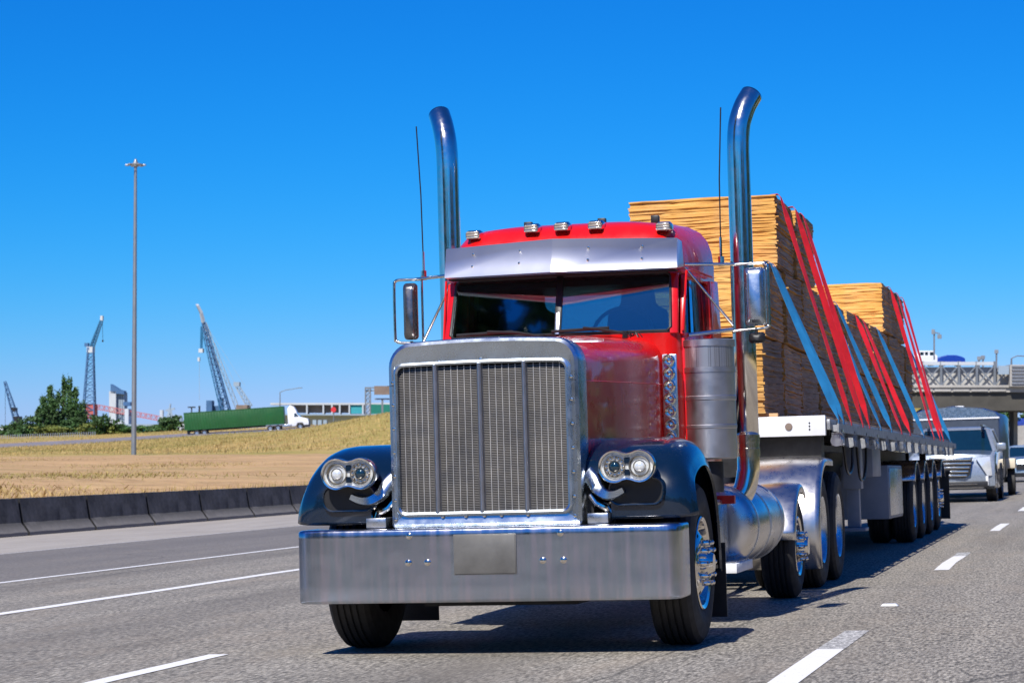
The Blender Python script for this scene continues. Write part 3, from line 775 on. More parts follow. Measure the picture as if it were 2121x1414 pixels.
# air cleaners with lamp bars
for sx in (-1, 1):
    cx, cy, r = sx*1.02, 2.47, .192
    b = MB(); b.revolve([(1.185, 0), (1.185, r-.02), (1.195, r), (1.40, r), (1.405, r+.004), (1.425, r+.004), (1.43, r), (1.60, r), (1.605, r+.004), (1.63, r+.004), (1.635, r), (1.80, r), (1.80, 0)], (cx, cy, 0), 'Z', 48)
    ac = b.build('air_cleaner', M['cleaner'], truck, smooth=22)
    q = MB(); q.revolve([(1.80, r+.006), (1.835, r+.006), (1.835, r-.003), (1.985, r-.003), (1.985, r+.008), (2.03, r+.008), (2.035, r-.01), (2.04, 0)], (cx, cy, 0), 'Z', 48); q.build('cap_band', M['cleaner'], ac, smooth=22)
    q = MB(); q.revolve([(1.838, r-.001), (1.982, r-.001)], (cx, cy, 0), 'Z', 48); q.build('intake_screen', M['perf'], ac, smooth=40)
    q = MB(); q.cyl((cx, cy, .95), (cx, cy, 1.17), .09, 20); q.build('air_duct', M['blackmet'], ac)
    x0 = sx*.800
    q = MB(); q.box(x0-.052, x0+.052, 2.145, 2.175, 1.30, 1.93); lb = q.build('lamp_bar', M['steel'], ac, bevel=.006)
    for k in range(7):
        q = MB(); zc = 1.885-.09*k
        q.revolve([(2.145, .043), (2.12, .043), (2.112, .036), (2.128, .028), (2.130, .018), (2.115, .012), (2.112, 0)], (x0, 0, zc), 'Y', 18); q.build('marker_lamp', M['chrome'], lb, smooth=40)
    # bright hose fittings under the cleaner
    q = MB(); q.cyl((sx*1.02, 2.55, 1.08), (sx*1.09, 2.55, 1.08), .035, 12); q.box(min(sx*.95, sx*1.13), max(sx*.95, sx*1.13), 2.8, 2.86, .86, .92); q.build('brake_fitting', M['brightred'], truck)

# exhaust stacks
for sx in (-1, 1):
    X = 1.132 if sx > 0 else 1.155
    pts = smooth_pts([(sx*.55, 3.30, .74), (sx*.78, 3.38, .76), (sx*.97, 3.46, .82), (sx*1.09, 3.52, .93), (sx*X, 3.55, 1.10)], 6) + [Vector((sx*X, 3.55, z)) for z in (1.22,)]
    q = MB(); q.tube(pts, .086, 28); st = q.build('exhaust_stack', M['chrome'], truck, smooth=60)
    q = MB(); q.revolve([(1.2, .086), (1.2, .092), (1.26, .092), (1.262, .088), (1.30, .088), (1.302, .092), (1.36, .092), (1.362, .086)], (sx*X, 3.55, 0), 'Z', 32); q.build('exhaust_clamp', M['chrome'], st, smooth=40)
    pts = [Vector((sx*X, 3.55, 1.3)), Vector((sx*X, 3.55, 2.0)), Vector((sx*X, 3.55, 2.7)), Vector((sx*X, 3.55, 3.35))]+smooth_pts([(sx*X, 3.55, 3.50), (sx*(X+.004), 3.555, 3.62), (sx*(X+.018), 3.57, 3.74), (sx*(X+.052), 3.62, 3.86), (sx*(X+.095), 3.69, 3.955)], 6)
    q = MB(); q.tube(pts, .086, 32, caps=False); pp = q.build('exhaust_pipe', M['chrome'], st, smooth=60)
    sm = pp.modifiers.new('thick', 'SOLIDIFY'); sm.thickness = .004; sm.offset = -1
    q = MB(); q.tube([pts[-1]-(pts[-1]-pts[-2]).normalized()*.06, pts[-1]-(pts[-1]-pts[-2]).normalized()*.05], .081, 24); q.build('pipe_bore', M['black'], pp)

# mirrors and antennas
for sx in (-1, 1):
    xm = 1.355 if sx > 0 else 1.215
    yM = 2.65
    b = MB(); hw = .076 if sx > 0 else .052; rings = []
    for y, k in ((0, .93), (-.012, 1), (-.04, 1), (-.07, .86), (-.085, .55)):
        rings.append([(sx*xm+p[0]*k, yM+y, 2.345+p[1]*(k*.5+.5)) for p in rrect(-hw, hw, -.215, .205, .028, 5)])
    b.loft(rings); mr = b.build('mirror', M['steel'] if sx > 0 else M['mirrorback'], truck, smooth=50)
    q = MB(); q.prism([(sx*xm+p[0], 2.345+p[1]) for p in rrect(-hw*.9, hw*.9, -.19, .19, .03, 4)], 'Y', yM+.001, yM+.006); q.build('mirror_glass', M['mirror'], mr)
    xi = sx*(1.19 if sx > 0 else 1.125); xo = sx*(xm+.095 if sx > 0 else xm+.125)
    pts = smooth_pts([(xi, yM-.03, 2.575), (xo-sx*.05, yM-.03, 2.578), (xo-sx*.01, yM-.03, 2.565), (xo, yM-.03, 2.52), (xo, yM-.03, 2.16), (xo-sx*.01, yM-.03, 2.125), (xo-sx*.05, yM-.03, 2.11), (xi, yM-.03, 2.10)], 5)
    q = MB(); q.tube(pts, .011, 10); q.tube([(xi, yM-.03, 2.60), (xi, yM-.03, 2.08)], .009, 8)
    q.tube([(sx*.87, 2.50, 2.585), (xi+sx*.05, yM-.02, 2.578)], .012, 8)
    q.tube([(sx*.875, 2.49, 2.56), (xi, yM-.03, 2.14)] if sx > 0 else [(sx*.88, 2.5, 2.50), (xi, yM-.03, 2.11)], .010, 8)
    q.tube([(sx*.89, 2.45, 2.075), (xi, yM-.03, 2.11)] if sx > 0 else [(sx*.87, 2.5, 2.10), (xi, yM-.03, 2.10)], .015, 8)
    q.build('mirror_arm', M['chrome'], mr, smooth=50)
    q = MB(); q.loft([[(sx*xm+p[0]*k, yM+yy, 2.035+p[1]*k) for p in rrect(-.06, .06, -.03, .05, .025, 4)] for yy, k in ((.02, .9), (0, 1), (-.03, .8), (-.05, .35))]); q.cyl((sx*xm, yM-.03, 2.05), (sx*xm, yM-.03, 2.12), .012, 8); q.build('convex_mirror', M['black'], mr, smooth=50)
    # antenna on the upper arm
    xa = sx*(1.115 if sx > 0 else 1.115)
    q = MB(); q.cyl((xa, 2.64, 2.57), (xa, 2.64, 2.64), .022, 10); q.tube([(xa, 2.64, 2.64), (xa, 2.64, 2.78)], .010, 8); an = q.build('antenna', M['chrome'], truck)
    q = MB(); q.tube([(xa, 2.64, 2.76), (xa+sx*.005, 2.64, 3.2), (xa+sx*.03, 2.65, 3.72)], .0055, 6); q.build('whip', M['black'], an)

# chassis, tanks, steps, axles
q = MB()
for x in (-.43, .43): q.box(x-.04, x+.04, .5, 9.7, .78, 1.02)
for y in (1.0, 2.6, 4.2, 5.4, 6.6, 7.4, 8.2, 9.4): q.box(-.4, .4, y-.05, y+.05, .82, .98)
q.box(-.42, .42, 1.4, 3.5, .45, 1.25)
q.build('chassis', M['blackmet'], truck)
q = MB(); q.box(-1.0, 1.0, .85, .98, .44, .56); q.build('front_axle', M['blackmet'], truck)
q = MB(); q.cyl((-.6, 5.9, .43), (.6, 5.9, .43), .09); q.cyl((-.6, 7.5, .52), (.6, 7.5, .52), .1); q.cyl((-.6, 8.82, .52), (.6, 8.82, .52), .1)
q.revolve([(-.2, 0), (-.18, .2), (.1, .25), (.2, 0)], (0, 7.5, .55), 'Y', 16); q.build('rear_axles', M['blackmet'], truck)
for sx in (-1, 1):
    rr = .31; cx = sx*.90; cz = .68
    q = MB(); q.revolve([(3.26, 0), (3.24, .15), (3.25, .26), (3.275, .295), (3.31, rr), (4.95, rr), (4.99, .295), (5.0, 0)], (cx, 0, cz), 'Y', 48); tk = q.build('fuel_tank', M['softchrome'], truck, smooth=35)
    for yy in (3.42, 4.1, 4.8):
        q = MB(); q.revolve([(yy, rr), (yy, rr+.008), (yy+.05, rr+.008), (yy+.05, rr)], (cx, 0, cz), 'Y', 48); q.build('tank_strap', M['alu'], tk)
    # battery / step box ahead of the tank
    q = MB(); x0, x1 = sorted((sx*.62, sx*1.02)); q.box(x0, x1, 2.55, 3.16, .44, .86); bx = q.build('battery_box', M['steel'], truck, bevel=.012)
    q = MB(); x0, x1 = sorted((sx*.66, sx*1.04)); q.box(x0, x1, 2.5, 3.2, .86, .885)
    for k in range(6): q.box(x0+.01, x1-.01, 2.52+k*.115, 2.56+k*.115, .885, .892)
    q.build('step_tread', M['alu'], bx, bevel=.003)
    q = MB(); x0, x1 = sorted((sx*.78, sx*1.14)); q.box(x0, x1, 2.75, 3.55, .36, .43); st = q.build('step', M['white'], truck, bevel=.006)
    q = MB(); x0_, x1_ = x0+.02, x1-.02
    for k in range(8): q.box(x0_, x1_, 2.79+k*.095, 2.83+k*.095, .43, .44)
    q.revolve([(2.752, 0), (2.745, .018), (2.749, .018)], ((x0+x1)/2-.06, 0, .395), 'Y', 10, mi=1)
    q.build('step_grip', [M['alu'], M['black']], st)
    # mud flap behind the front tyre
    q = MB(); x0, x1 = sorted((sx*.80, sx*1.22)) if sx < 0 else (1.0, 1.225)
    q.box(x0, x1, 1.69, 1.705, .12, .62 if sx > 0 else .62); q.build('mud_flap', M['black'], truck)
    wheel(truck, 'wheel', (sx*1.06, .90, .52), sx, kind='steer')
    wheel(truck, 'wheel', (sx*1.06, 5.90, .432), sx, R=.432, W=.27, kind='lift', nuts=10)
    for yy in (7.5, 8.82): wheel(truck, 'wheel', (sx*1.09, yy, .52), sx, kind='drive', dual=True, W=.27)
    # chrome fenders
    def arcf(yc, zc, r, a0, a1, x0, x1, n=14, name='rear_fender', foot=0, flat=0):
        rings = []; P = []
        for k in range(n+1):
            a = R_(a0+(a1-a0)*k/n); P.append((yc-r*math.cos(a), zc+r*math.sin(a), -math.cos(a), math.sin(a)))
        if foot: P = [(P[0][0]+.02, P[0][1]-foot, P[0][2], P[0][3])]+P
        if flat: P = P+[(P[-1][0]+flat, P[-1][1]-.01, P[-1][2], P[-1][3])]
        for (y, z, ny, nz_) in P:
            rings.append([(sx*(x0+(x1-x0)*t), y-ny*d, z-nz_*d) for t, d in ((0, .03), (0, 0), (.5, -.012), (.93, 0), (.975, .012), (1, .03), (1, .075))])
        q = MB(); q.loft(rings, closed=False); o = q.build(name, M['softchrome'], truck, smooth=50)
        s_ = o.modifiers.new('thick', 'SOLIDIFY'); s_.thickness = .008; s_.offset = -1
    arcf(5.9, .43, .535, 8, 125, .90, 1.235, name='lift_axle_fender', foot=.0)
    arcf(7.5, .52, .66, -4, 90, .58, 1.27, n=12, name='drive_fender', foot=.28, flat=.55)
q = MB(); q.box(-.5, .5, 7.5, 8.9, 1.02, 1.20); q.cyl((0, 8.2, 1.2), (0, 8.2, 1.26), .45); q.build('fifth_wheel', M['blackmet'], truck)
q = MB()
for x in (-.2, 0, .2): q.tube(smooth_pts([(x, 3.5, 1.5), (x*1.5, 4.3, 1.1), (x*2, 5.5, 1.15), (x, 7.5, 1.3)], 5), .018, 8)
q.build('air_lines', M['brightred'], truck)

# ================================================================ TRAILER
def dz(y): return -.0085*(y-8.0)
def wz(x, y, z): return (x, y, z+dz(y))
trl = thing('flatbed_trailer', 'long flatbed trailer with white front sill carrying the strapped veneer bales', 'trailer', (0, 7.6, 0), tilt=True)
inv = Matrix.Translation((0, -7.6, 0))
def tb(b, name, mt, par=None, warp=True, **kw):
    if warp: b.warp(wz)
    b.v = [(x, y-7.6, z) for x, y, z in b.v]
    return b.build(name, mt, par or trl, **kw)
q = MB(); q.box(-1.27, 1.27, 7.66, 25.4, 1.50, 1.545)
tb(q, 'deck', simple('deck_boards', (.26, .19, .14), .8, var=.35, vs=5), bevel=.004)
q = MB(); q.box(-1.265, 1.265, 7.58, 7.655, 1.372, 1.556); fs = tb(q, 'front_sill', M['white'], bevel=.006)
q = MB(); q.revolve([(0, .035), (-.008, .032), (-.012, .0)], (.93, 7.577, 1.46), 'Y', 14); tb(q, 'marker_lamp', M['louver'], fs)
q = MB(); q.box(.42, .47, 7.571, 7.578, 1.41, 1.445); q.box(.435, .455, 7.571, 7.578, 1.44, 1.475)
for k in range(3): q.revolve([(7.578, .009), (7.572, .006), (7.572, 0)], (1.12, 0, 1.43+k*.03), 'Y', 8)
tb(q, 'sill_fittings', M['black'], fs)
for sx in (-1, 1):
    q = MB(); x0, x1 = sorted((sx*1.272, sx*1.305)); q.box(x0, x1, 7.62, 25.4, 1.425, 1.52); sr = tb(q, 'side_rail', M['dullmetal'], bevel=.005)
    q = MB(); x0, x1 = sorted((sx*1.36, sx*1.375)); q.box(x0, x1, 7.7, 25.3, 1.40, 1.48)
    yy = 7.8
    while yy < 25.2: q.box(min(sx*1.304, sx*1.362), max(sx*1.304, sx*1.362), yy, yy+.06, 1.41, 1.47); yy += .6
    tb(q, 'rub_rail', M['dullmetal'], sr)
    if True:
        for k in range(15):
            yy = 8.02+1.18*k
            q = MB(); xc = sx*1.33
            q.box(min(xc-.05, xc+.05), max(xc-.05, xc+.05), yy-.09, yy-.07, 1.28, 1.43); q.box(min(xc-.05, xc+.05), max(xc-.05, xc+.05), yy+.07, yy+.09, 1.28, 1.43)
            q.box(xc-.05, xc+.05, yy-.09, yy+.09, 1.405, 1.43)
            q.cyl((xc, yy-.12, 1.325), (xc, yy+.12, 1.325), .042, 12); q.cyl((xc, yy-.16, 1.325), (xc, yy-.12, 1.325), .055, 10)
            tb(q, 'winch', M['dullmetal'] if k % 3 else M['alu'], sr)
q = MB()
for x in (-.5, .5):
    q.prism([(7.8, 1.36), (25.2, 1.36), (25.2, 1.0), (12.5, .92), (11.2, .95), (10.2, 1.22), (7.8, 1.25)], 'X', x-.06, x+.06)
yy = 8.0
while yy < 25: q.box(-1.25, 1.25, yy, yy+.07, 1.38, 1.498); yy += .42
q.box(-1.2, 1.2, 7.75, 8.0, 1.12, 1.37); q.box(-1.1, 1.1, 8.0, 10.6, 1.24, 1.30)
tb(q, 'underframe', M['blackmet'])
for sx in (-1, 1):
    q = MB(); q.box(sx*.98-.07, sx*.98+.07, 12.6, 12.74, .42, 1.36); q.box(sx*.98-.14, sx*.98+.14, 12.5, 12.84, .38, .42); q.box(sx*.98-.10, sx*.98+.10, 12.56, 12.8, .85, 1.36)
    tb(q, 'landing_leg', M['grey'], bevel=.008)
    x0, x1 = sorted((sx*.42, sx*1.14)); q = MB(); q.box(x0, x1, 15.3, 17.3, .46, 1.12); tbx = tb(q, 'toolbox', M['grey'], bevel=.015)
    q = MB(); xx = sx*1.14; q.box(min(xx, xx+sx*.012), max(xx, xx+sx*.012), 15.4, 17.2, .50, 1.08); tb(q, 'toolbox_door', M['alu'], tbx, bevel=.004)
    q = MB(); x0, x1 = sorted((sx*.80, sx*1.12)); q.box(x0, x1, 13.6, 14.6, .98, 1.34); tb(q, 'spare_bracket', M['grey'], bevel=.02)
    for i, yy in enumerate((18.4, 20.0, 21.6, 23.5)):
        h = wheel(trl, 'wheel', (sx*1.075 if i < 3 else sx*1.05, yy-7.6, .49), sx, R=.49, W=.27, kind='drive' if i < 3 else 'steer', dual=i < 3)
        ys = yy
        q = MB(); rings = []
        for k in range(9):
            a = R_(35+110*k/8); rings.append([(sx*x, ys-.60*math.cos(a), .49+.60*math.sin(a)) for x in (.62, 1.26)]+[(sx*1.27, ys-.57*math.cos(a), .49+.57*math.sin(a))])
        q.loft(rings, closed=False); o = tb(q, 'wheel_fender', M['alu'], warp=False, smooth=50)
        s_ = o.modifiers.new('thick', 'SOLIDIFY'); s_.thickness = .006
    q = MB(); q.box(min(sx*.70, sx*1.26), max(sx*.70, sx*1.26), 25.0, 25.015, .13, .85); q.box(min(sx*.65, sx*1.28), max(sx*.65, sx*1.28), 24.97, 25.03, .85, .9); q.box(min(sx*.8, sx*.9), max(sx*.8, sx*.9), 24.97, 25.03, .9, 1.36); tb(q, 'mud_flap', M['black'], warp=False)
    q = MB(); xx = sx*1.24; 
    pts = [(xx, 9.3, 1.3), (xx, 9.5, 1.08), (xx, 9.8, 1.02), (xx, 10.1, 1.1), (xx, 10.2, 1.32)]; q.tube(smooth_pts(pts, 5), .015, 6)
    pts = [(xx, 10.6, 1.3), (xx, 10.8, 1.0), (xx, 11.2, .96), (xx, 11.5, 1.1), (xx, 11.6, 1.32)]; q.tube(smooth_pts(pts, 5), .015, 6)
    tb(q, 'hanging_hose', M['black'])
q = MB()
for yy in (18.4, 20.0, 21.6, 23.5): q.cyl((-.95, yy, .49), (.95, yy, .49), .07, 12); q.box(-.6, -.4, yy-.4, yy+.4, .55, .7); q.box(.4, .6, yy-.4, yy+.4, .55, .7)
tb(q, 'axles', M['blackmet'], warp=False)
q = MB(); q.cyl((.2, 12.9, .8), (.2, 14.2, .8), .16, 20); q.cyl((-.3, 17.0, .7), (.3, 17.0, .7), .14, 16); tb(q, 'air_tank', M['blackmet'], warp=False)

# ================================================================ BALES
def bale_mesh(L, W, H, seed, nside=9, ampf=1.0):
    rnd = random.Random(seed); b = MB()
    z = 0.0; ph = [rnd.uniform(0, 6.28) for _ in range(6)]
    amp = .010*ampf
    out0 = []
    nx, ny = 10, nside
    for i in range(nx): out0.append((-W/2+W*i/nx, 0, 'f'))
    for i in range(ny): out0.append((W/2, L*i/ny, 's'))
    for i in range(nx): out0.append((W/2-W*i/nx, L, 'f'))
    for i in range(ny): out0.append((-W/2, L-L*i/ny, 's'))
    N = len(out0)
    def wav(x, y, zz): return amp*math.sin(x*3.1+ph[0]+zz*2)*math.sin(y*2.7+ph[1]) + .003*math.sin(x*9+ph[2]+zz*7)+.003*math.sin(y*8+ph[3]+zz*5)
    while z < H-.012:
        h = rnd.choice((.010, .012, .014, .018, .024))
        h = min(h, H-z)
        jx, jy = rnd.gauss(0, .0035), rnd.gauss(0, .0045); ext = rnd.gauss(0, .003)
        if rnd.random() < .07: jx += rnd.choice((-.016, .02))
        gap = rnd.choice((.001, .0012, .0016, .003))
        jit = [rnd.gauss(0, .0055) for _ in range(N)]
        r0 = []; r1 = []
        for (x, y, k), j in zip(out0, jit):
            sx = 1+(ext+j)/W*2; cy = L/2
            X = x*sx+jx; Y = cy+(y-cy)*(1+(ext+j)/L*2)+jy
            # crowned edges near the top
            r0.append((X, Y, z+gap+wav(x, y, z)*min(1, z/.15))); r1.append((X, Y, z+h+wav(x, y, z+h)*min(1, (z+h)/.15)))
        f0 = len(b.f); b.loft([r0, r1]); z += h
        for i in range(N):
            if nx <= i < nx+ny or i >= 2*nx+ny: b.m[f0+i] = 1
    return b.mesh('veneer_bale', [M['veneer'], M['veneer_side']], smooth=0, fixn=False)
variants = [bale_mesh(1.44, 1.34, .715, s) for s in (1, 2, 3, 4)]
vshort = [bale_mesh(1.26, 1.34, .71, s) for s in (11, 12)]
rb = random.Random(3)
def place_bale(me, x, y, z, label):
    o = bpy.data.objects.new('veneer_bale', me); COL.objects.link(o)
    o.location = (x, y, z+dz(y)); o.rotation_euler = (-.0085+rb.uniform(-.006, .006), rb.uniform(-.004, .004), rb.uniform(-.012, .012))
    tag(o, label, 'bale', 'bales of wood veneer on the flatbed trailer', True)
num = ['frontmost'] + ordn[1:]
for k in range(12):
    if k == 0: place_bale(variants[3], rb.uniform(-.015, .015), 7.93, 1.60, 'frontmost veneer bale of the bottom layer, ragged orange edges behind the exhaust stack')
    else: place_bale(variants[(k*3+1) % 4], rb.uniform(-.02, .02), 7.93+1.485*k, 1.60, f'greyish brown veneer bale of the bottom layer, {num[k]} from the front of the trailer')
for k in range(12):
    place_bale(variants[(k+2) % 4], rb.uniform(-.025, .03), 8.0+1.485*k+rb.uniform(-.02, .02), 2.335, f'{"tan" if k else "orange edged"} veneer bale of the middle layer, {num[k]} from the front of the trailer')
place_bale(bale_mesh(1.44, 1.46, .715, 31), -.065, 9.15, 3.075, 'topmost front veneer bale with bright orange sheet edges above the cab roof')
place_bale(variants[2], .01, 10.63, 3.075, 'veneer bale directly behind the topmost front bale, under the second and third red straps')
for k in range(3):
    place_bale(vshort[k % 2], .0, 20.72+1.28*k, 3.08, ['orange veneer bale at the front of the rear top stack', 'brown veneer bale in the middle of the rear top stack', 'rearmost veneer bale of the rear top stack'][k])
# dunnage under the load
for i, yy in enumerate([8.1, 9.2]+[10.1+1.485*k for k in range(11)]):
    q = MB(); q.box(-.72, .72, -.05, .05, 0, .055); o = q.build('dunnage_board', simple('dunnage_wood', (.62, .38, .2), .8) if i == 0 else bpy.data.materials['dunnage_wood'], bevel=.003)
    o.location = (.05 if i == 0 else 0, yy, 1.547+dz(yy)); tag(o, f'pale timber board under the bottom veneer bales, {num[i] if i < 12 else "last"} on the trailer deck', 'board', 'timber boards between deck and load', True)

# ================================================================ STRAPS
straps = [('blue', 8.16, 8.36, 3.06), ('blue', 8.58, 8.60, 3.06), ('red', 9.30, 9.24, 3.80), ('red', 10.45, 10.42, 3.80), ('red', 11.15, 11.08, 3.80), ('blue', 12.46, 12.9, 3.06), ('blue', 13.85, 14.1, 3.06),
          ('red', 15.25, 16.4, 3.06), ('red', 16.57, 17.3, 3.06), ('blue', 18.94, 19.3, 3.06), ('red', 20.9, 21.7, 3.80), ('red', 22.2, 23.0, 3.80), ('red', 22.9, 24.0, 3.80), ('blue', 24.6, 24.85, 3.06)]
cnt = {'red': 0, 'blue': 0}
for c, y0, y1, zt in straps:
    b = MB(); wd = .105; hw = wd/2
    path = [(1.335, y0, 1.42), (1.33, y0, 1.52), (.715, y1, zt-.03), (.69, y1, zt+.0), (.62, y1, zt-.005), (.5, y1, zt-.03), (-.5, y1, zt-.03), (-.62, y1, zt-.02), (-.675, y1, zt-.05), (-.69, y1, 1.56)]
    # subdivide the long runs with a half twist-free slight sag
    P = []
    for i in range(len(path)-1):
        a, d = Vector(path[i]), Vector(path[i+1]); n = 10 if (a-d).length > 1 else 1
        for k in range(n): P.append(a.lerp(d, k/n))
    P.append(Vector(path[-1]))
    rings = []
    for i, p in enumerate(P):
        t = (P[min(i+1, len(P)-1)]-P[max(i-1, 0)]).normalized(); yv = Vector((0, 1, 0)); yv = (yv-t*yv.dot(t)).normalized(); nn = t.cross(yv)
        tw = -(.36+.18*math.sin(i*.38+y0*2.3)) if 1.6 < p.z < zt-.1 else 0
        yy = yv*math.cos(tw)+nn*math.sin(tw); nv = nn*math.cos(tw)-yv*math.sin(tw)
        rings.append([p+yy*hw+nv*.002, p-yy*hw+nv*.002, p-yy*hw-nv*.002, p+yy*hw-nv*.002])
    b.loft(rings); b.warp(wz); cnt[c] += 1
    o = b.build('ratchet_strap', M[c+'_strap'], smooth=0)
    tag(o, f'{c} tie-down strap slanting from bale top to trailer rail, {ordn[cnt[c]-1]} {c} one behind the cab', 'strap', 'tie-down straps over the veneer load', True)

# ================================================================ CARS BEHIND
def car(root, W, L, H, body, hood, belt, g, wheel_r=.38, clear=.28, front='suv'):
    """local frame: front at y=0, faces -y"""
    hw = W/2; ws0, ws1, r0, r1 = g
    sidep = [(0.02, clear+.08), (0.0, .55), (.03, hood-.22), (.14, hood-.03), (ws0-.1, hood+.06), (ws0+.2, belt), (r1+.05, belt), (L-.02, belt-.02), (L, .6), (L-.05, clear+.08), (L-.4, clear), (.3, clear)]
    b = MB(); rings = []
    for x, k, dzv in ((-1, .94, -.02), (-.985, .99, 0), (-.93, 1, .005), (-.6, 1, .03), (0, 1, .04), (.6, 1, .03), (.93, 1, .005), (.985, .99, 0), (1, .94, -.02)):
        cy, cz = L/2, .75
        yb = .16*x*x
        rings.append([(hw*x, y*1.0 + (yb if y < .5 else (-yb*.6 if y > L-.5 else 0)), cz+(z-cz)*k+(dzv if z > hood-.1 else 0)) for y, z in sidep])
    b.loft(rings); bo_ = b.build('body', body, root, smooth=40)
    hb, ht = hw*.95, hw*.76
    q = MB(); q.loft([[(-hb, ws0, belt-.02), (hb, ws0, belt-.02), (hb, r1, belt-.02), (-hb, r1, belt-.02)], [(-ht, ws1, H-.07), (ht, ws1, H-.07), (ht, r0, H-.07), (-ht, r0, H-.07)]])
    q.build('glasshouse', M['carglass'], root, smooth=0)
    q = MB(); q.loft([plan(H-.08, ws1-.03, r0+.03, ht+.02, ht+.02, .12), plan(H-.03, ws1+.02, r0, ht, ht, .12), plan(H, ws1+.25, r0-.1, ht-.18, ht-.18, .1)]); q.build('roof', body, root, smooth=50)
    q = MB()
    for sx in (-1, 1):
        q.beam((sx*hb, ws0, belt-.02), (sx*ht, ws1, H-.06), .09, .05); q.beam((sx*hb, r1, belt-.02), (sx*ht, r0, H-.06), .14, .06)
        ym = (ws0+r1)/2+.1; q.beam((sx*hb, ym, belt), (sx*ht, ym-.05, H-.06), .04, .10)
    q.build('pillars', body, root, bevel=.01)
    for sx in (-1, 1):
        q = MB(); q.obox((sx*(hw+.10), ws0+.35, belt+.10), (.24, .12, .17)); q.build('mirror', body, root, bevel=.04)
        for yy in (.95, L-1.0):
            R0 = wheel_r; q = MB(); q.revolve([(-.12, R0*.6), (-.125, R0*.9), (-.10, R0), (.10, R0), (.125, R0*.9), (.12, R0*.6)], n=32)
            t = q.build('wheel', M['tyre'], root); t.location = (sx*(hw-.12), yy, R0)
            q = MB(); q.revolve([(.10, R0*.66), (.12, R0*.64), (.10, R0*.55), (.06, R0*.5), (.08, R0*.15), (.09, 0)], n=20, sign=sx); q.build('rim', M['alu'], t)
            q = MB(); N = 16; q.revolve([(.0, R0+.06), (.10, R0+.06), (.10, R0+.02), (.0, R0+.02)], (sx*(hw-.09), yy, R0+.01), n=N*2, sign=sx)
            q.build('wheel_arch', M['black'], root)
    return bo_
suv = thing('suv', 'silver SUV with chrome slatted grille following behind the flatbed trailer', 'car', (.12, 44.0, 0), tilt=True)
car(suv, 2.02, 5.0, 1.82, M['silver'], 1.14, 1.22, (1.45, 2.15, 4.4, 4.85), .42, .30)
q = MB(); q.prism([(-.50, 1.04), (.50, 1.04), (.44, .66), (.30, .58), (-.30, .58), (-.44, .66)], 'Y', -.035, .0); gr = q.build('grille', M['black'], suv)
for k in range(5):
    q = MB(); hwk = .47-.035*max(0, k-1); q.box(-hwk, hwk, -.06, -.03, 1.0-.095*k, 1.035-.095*k+.008); q.build('grille_slat', M['chrome'], gr, bevel=.006)
q = MB(); q.box(-.52, .52, -.05, .02, 1.04, 1.075); q.build('grille_surround', M['chrome'], gr, bevel=.01)
for sx in (-1, 1):
    q = MB(); q.loft([[(sx*.58, -.02, 1.05), (sx*.92, .10, 1.08), (sx*.95, .12, .62), (sx*.84, .03, .62)], [(sx*.58, .10, 1.05), (sx*.92, .22, 1.08), (sx*.95, .24, .62), (sx*.84, .12, .62)]]); hl = q.build('headlight', M['lens'], suv, bevel=.01)
    q = MB(); q.box(min(sx*.80, sx*.86), max(sx*.80, sx*.86), -.005, .05, .40, .62); q.build('day_light', M['white'], hl)
    q = MB(); q.box(min(sx*.62, sx*.70), max(sx*.62, sx*.70), 1.6, 3.9, 1.82, 1.86); q.build('roof_rail', M['chrome'], suv)
q = MB(); q.box(-.85, .85, -.03, .06, .34, .50); q.build('lower_intake', M['black'], suv, bevel=.02)
q = MB(); q.box(-.6, .6, -.045, .0, .42, .44); q.box(-.75, .75, -.045, 0, .335, .355); q.build('chrome_strip', M['chrome'], suv)

ct = thing('cargo_trailer', 'dark grey enclosed box trailer with rounded roof towed behind the silver SUV', 'trailer', (-.15, 49.9, 0), tilt=True)
b = MB()
def tsec(y, k=1): return [(x*k, y, z) for x, z in ((-1.17, .5), (1.17, .5), (1.19, .6), (1.19, 2.12), (1.12, 2.22), (.8, 2.32), (.4, 2.38), (0, 2.40), (-.4, 2.38), (-.8, 2.32), (-1.12, 2.22), (-1.19, 2.12), (-1.19, .6))]
b.loft([tsec(0, .97), tsec(.05), tsec(6)]); b.build('box', simple('trailer_grey', (.075, .09, .12), .35, .3, coat=.4), ct, smooth=40)
q = MB(); q.loft([[(x, -.02, z) for x, z in ((-1.17, 2.10), (1.17, 2.10), (1.10, 2.2), (.8, 2.31), (0, 2.39), (-.8, 2.31), (-1.10, 2.2))], [(x, .1, z) for x, z in ((-1.2, 2.10), (1.2, 2.10), (1.13, 2.23), (.8, 2.335), (0, 2.415), (-.8, 2.335), (-1.13, 2.23))]]); q.build('front_cap', M['steel'], ct, smooth=40)
q = MB(); q.box(-1.19, 1.19, -.03, .0, 2.06, 2.10); q.build('trim', M['white'], ct)
q = MB(); q.box(-.12, .12, 2.9, 3.2, 2.40, 2.47); q.build('roof_vent', M['white'], ct, bevel=.02)
for sx in (-1, 1):
    q = MB(); q.revolve([(-.1, .2), (-.1, .36), (.1, .36), (.1, .2), (.02, .18), (.02, 0)], n=24); t = q.build('wheel', M['tyre'], ct); t.location = (sx*1.32, 3.2, .36)
    q = MB(); q.box(min(sx*1.19, sx*1.46), max(sx*1.19, sx*1.46), 2.7, 3.7, .72, 1.0); q.build('fender', simple('cream_paint', (.62, .55, .42), .4) if sx < 0 else bpy.data.materials['cream_paint'], ct, bevel=.04)
q = MB(); q.box(-.08, .08, -1.0, .1, .45, .55); q.box(-1.0, 1.0, -.05, 6, .40, .5); q.build('tow_frame', M['blackmet'], ct)
sd = thing('sedan', 'silver blue sedan at the right edge of the photo behind the box trailer', 'car', (.75, 80.0, 0), tilt=True)
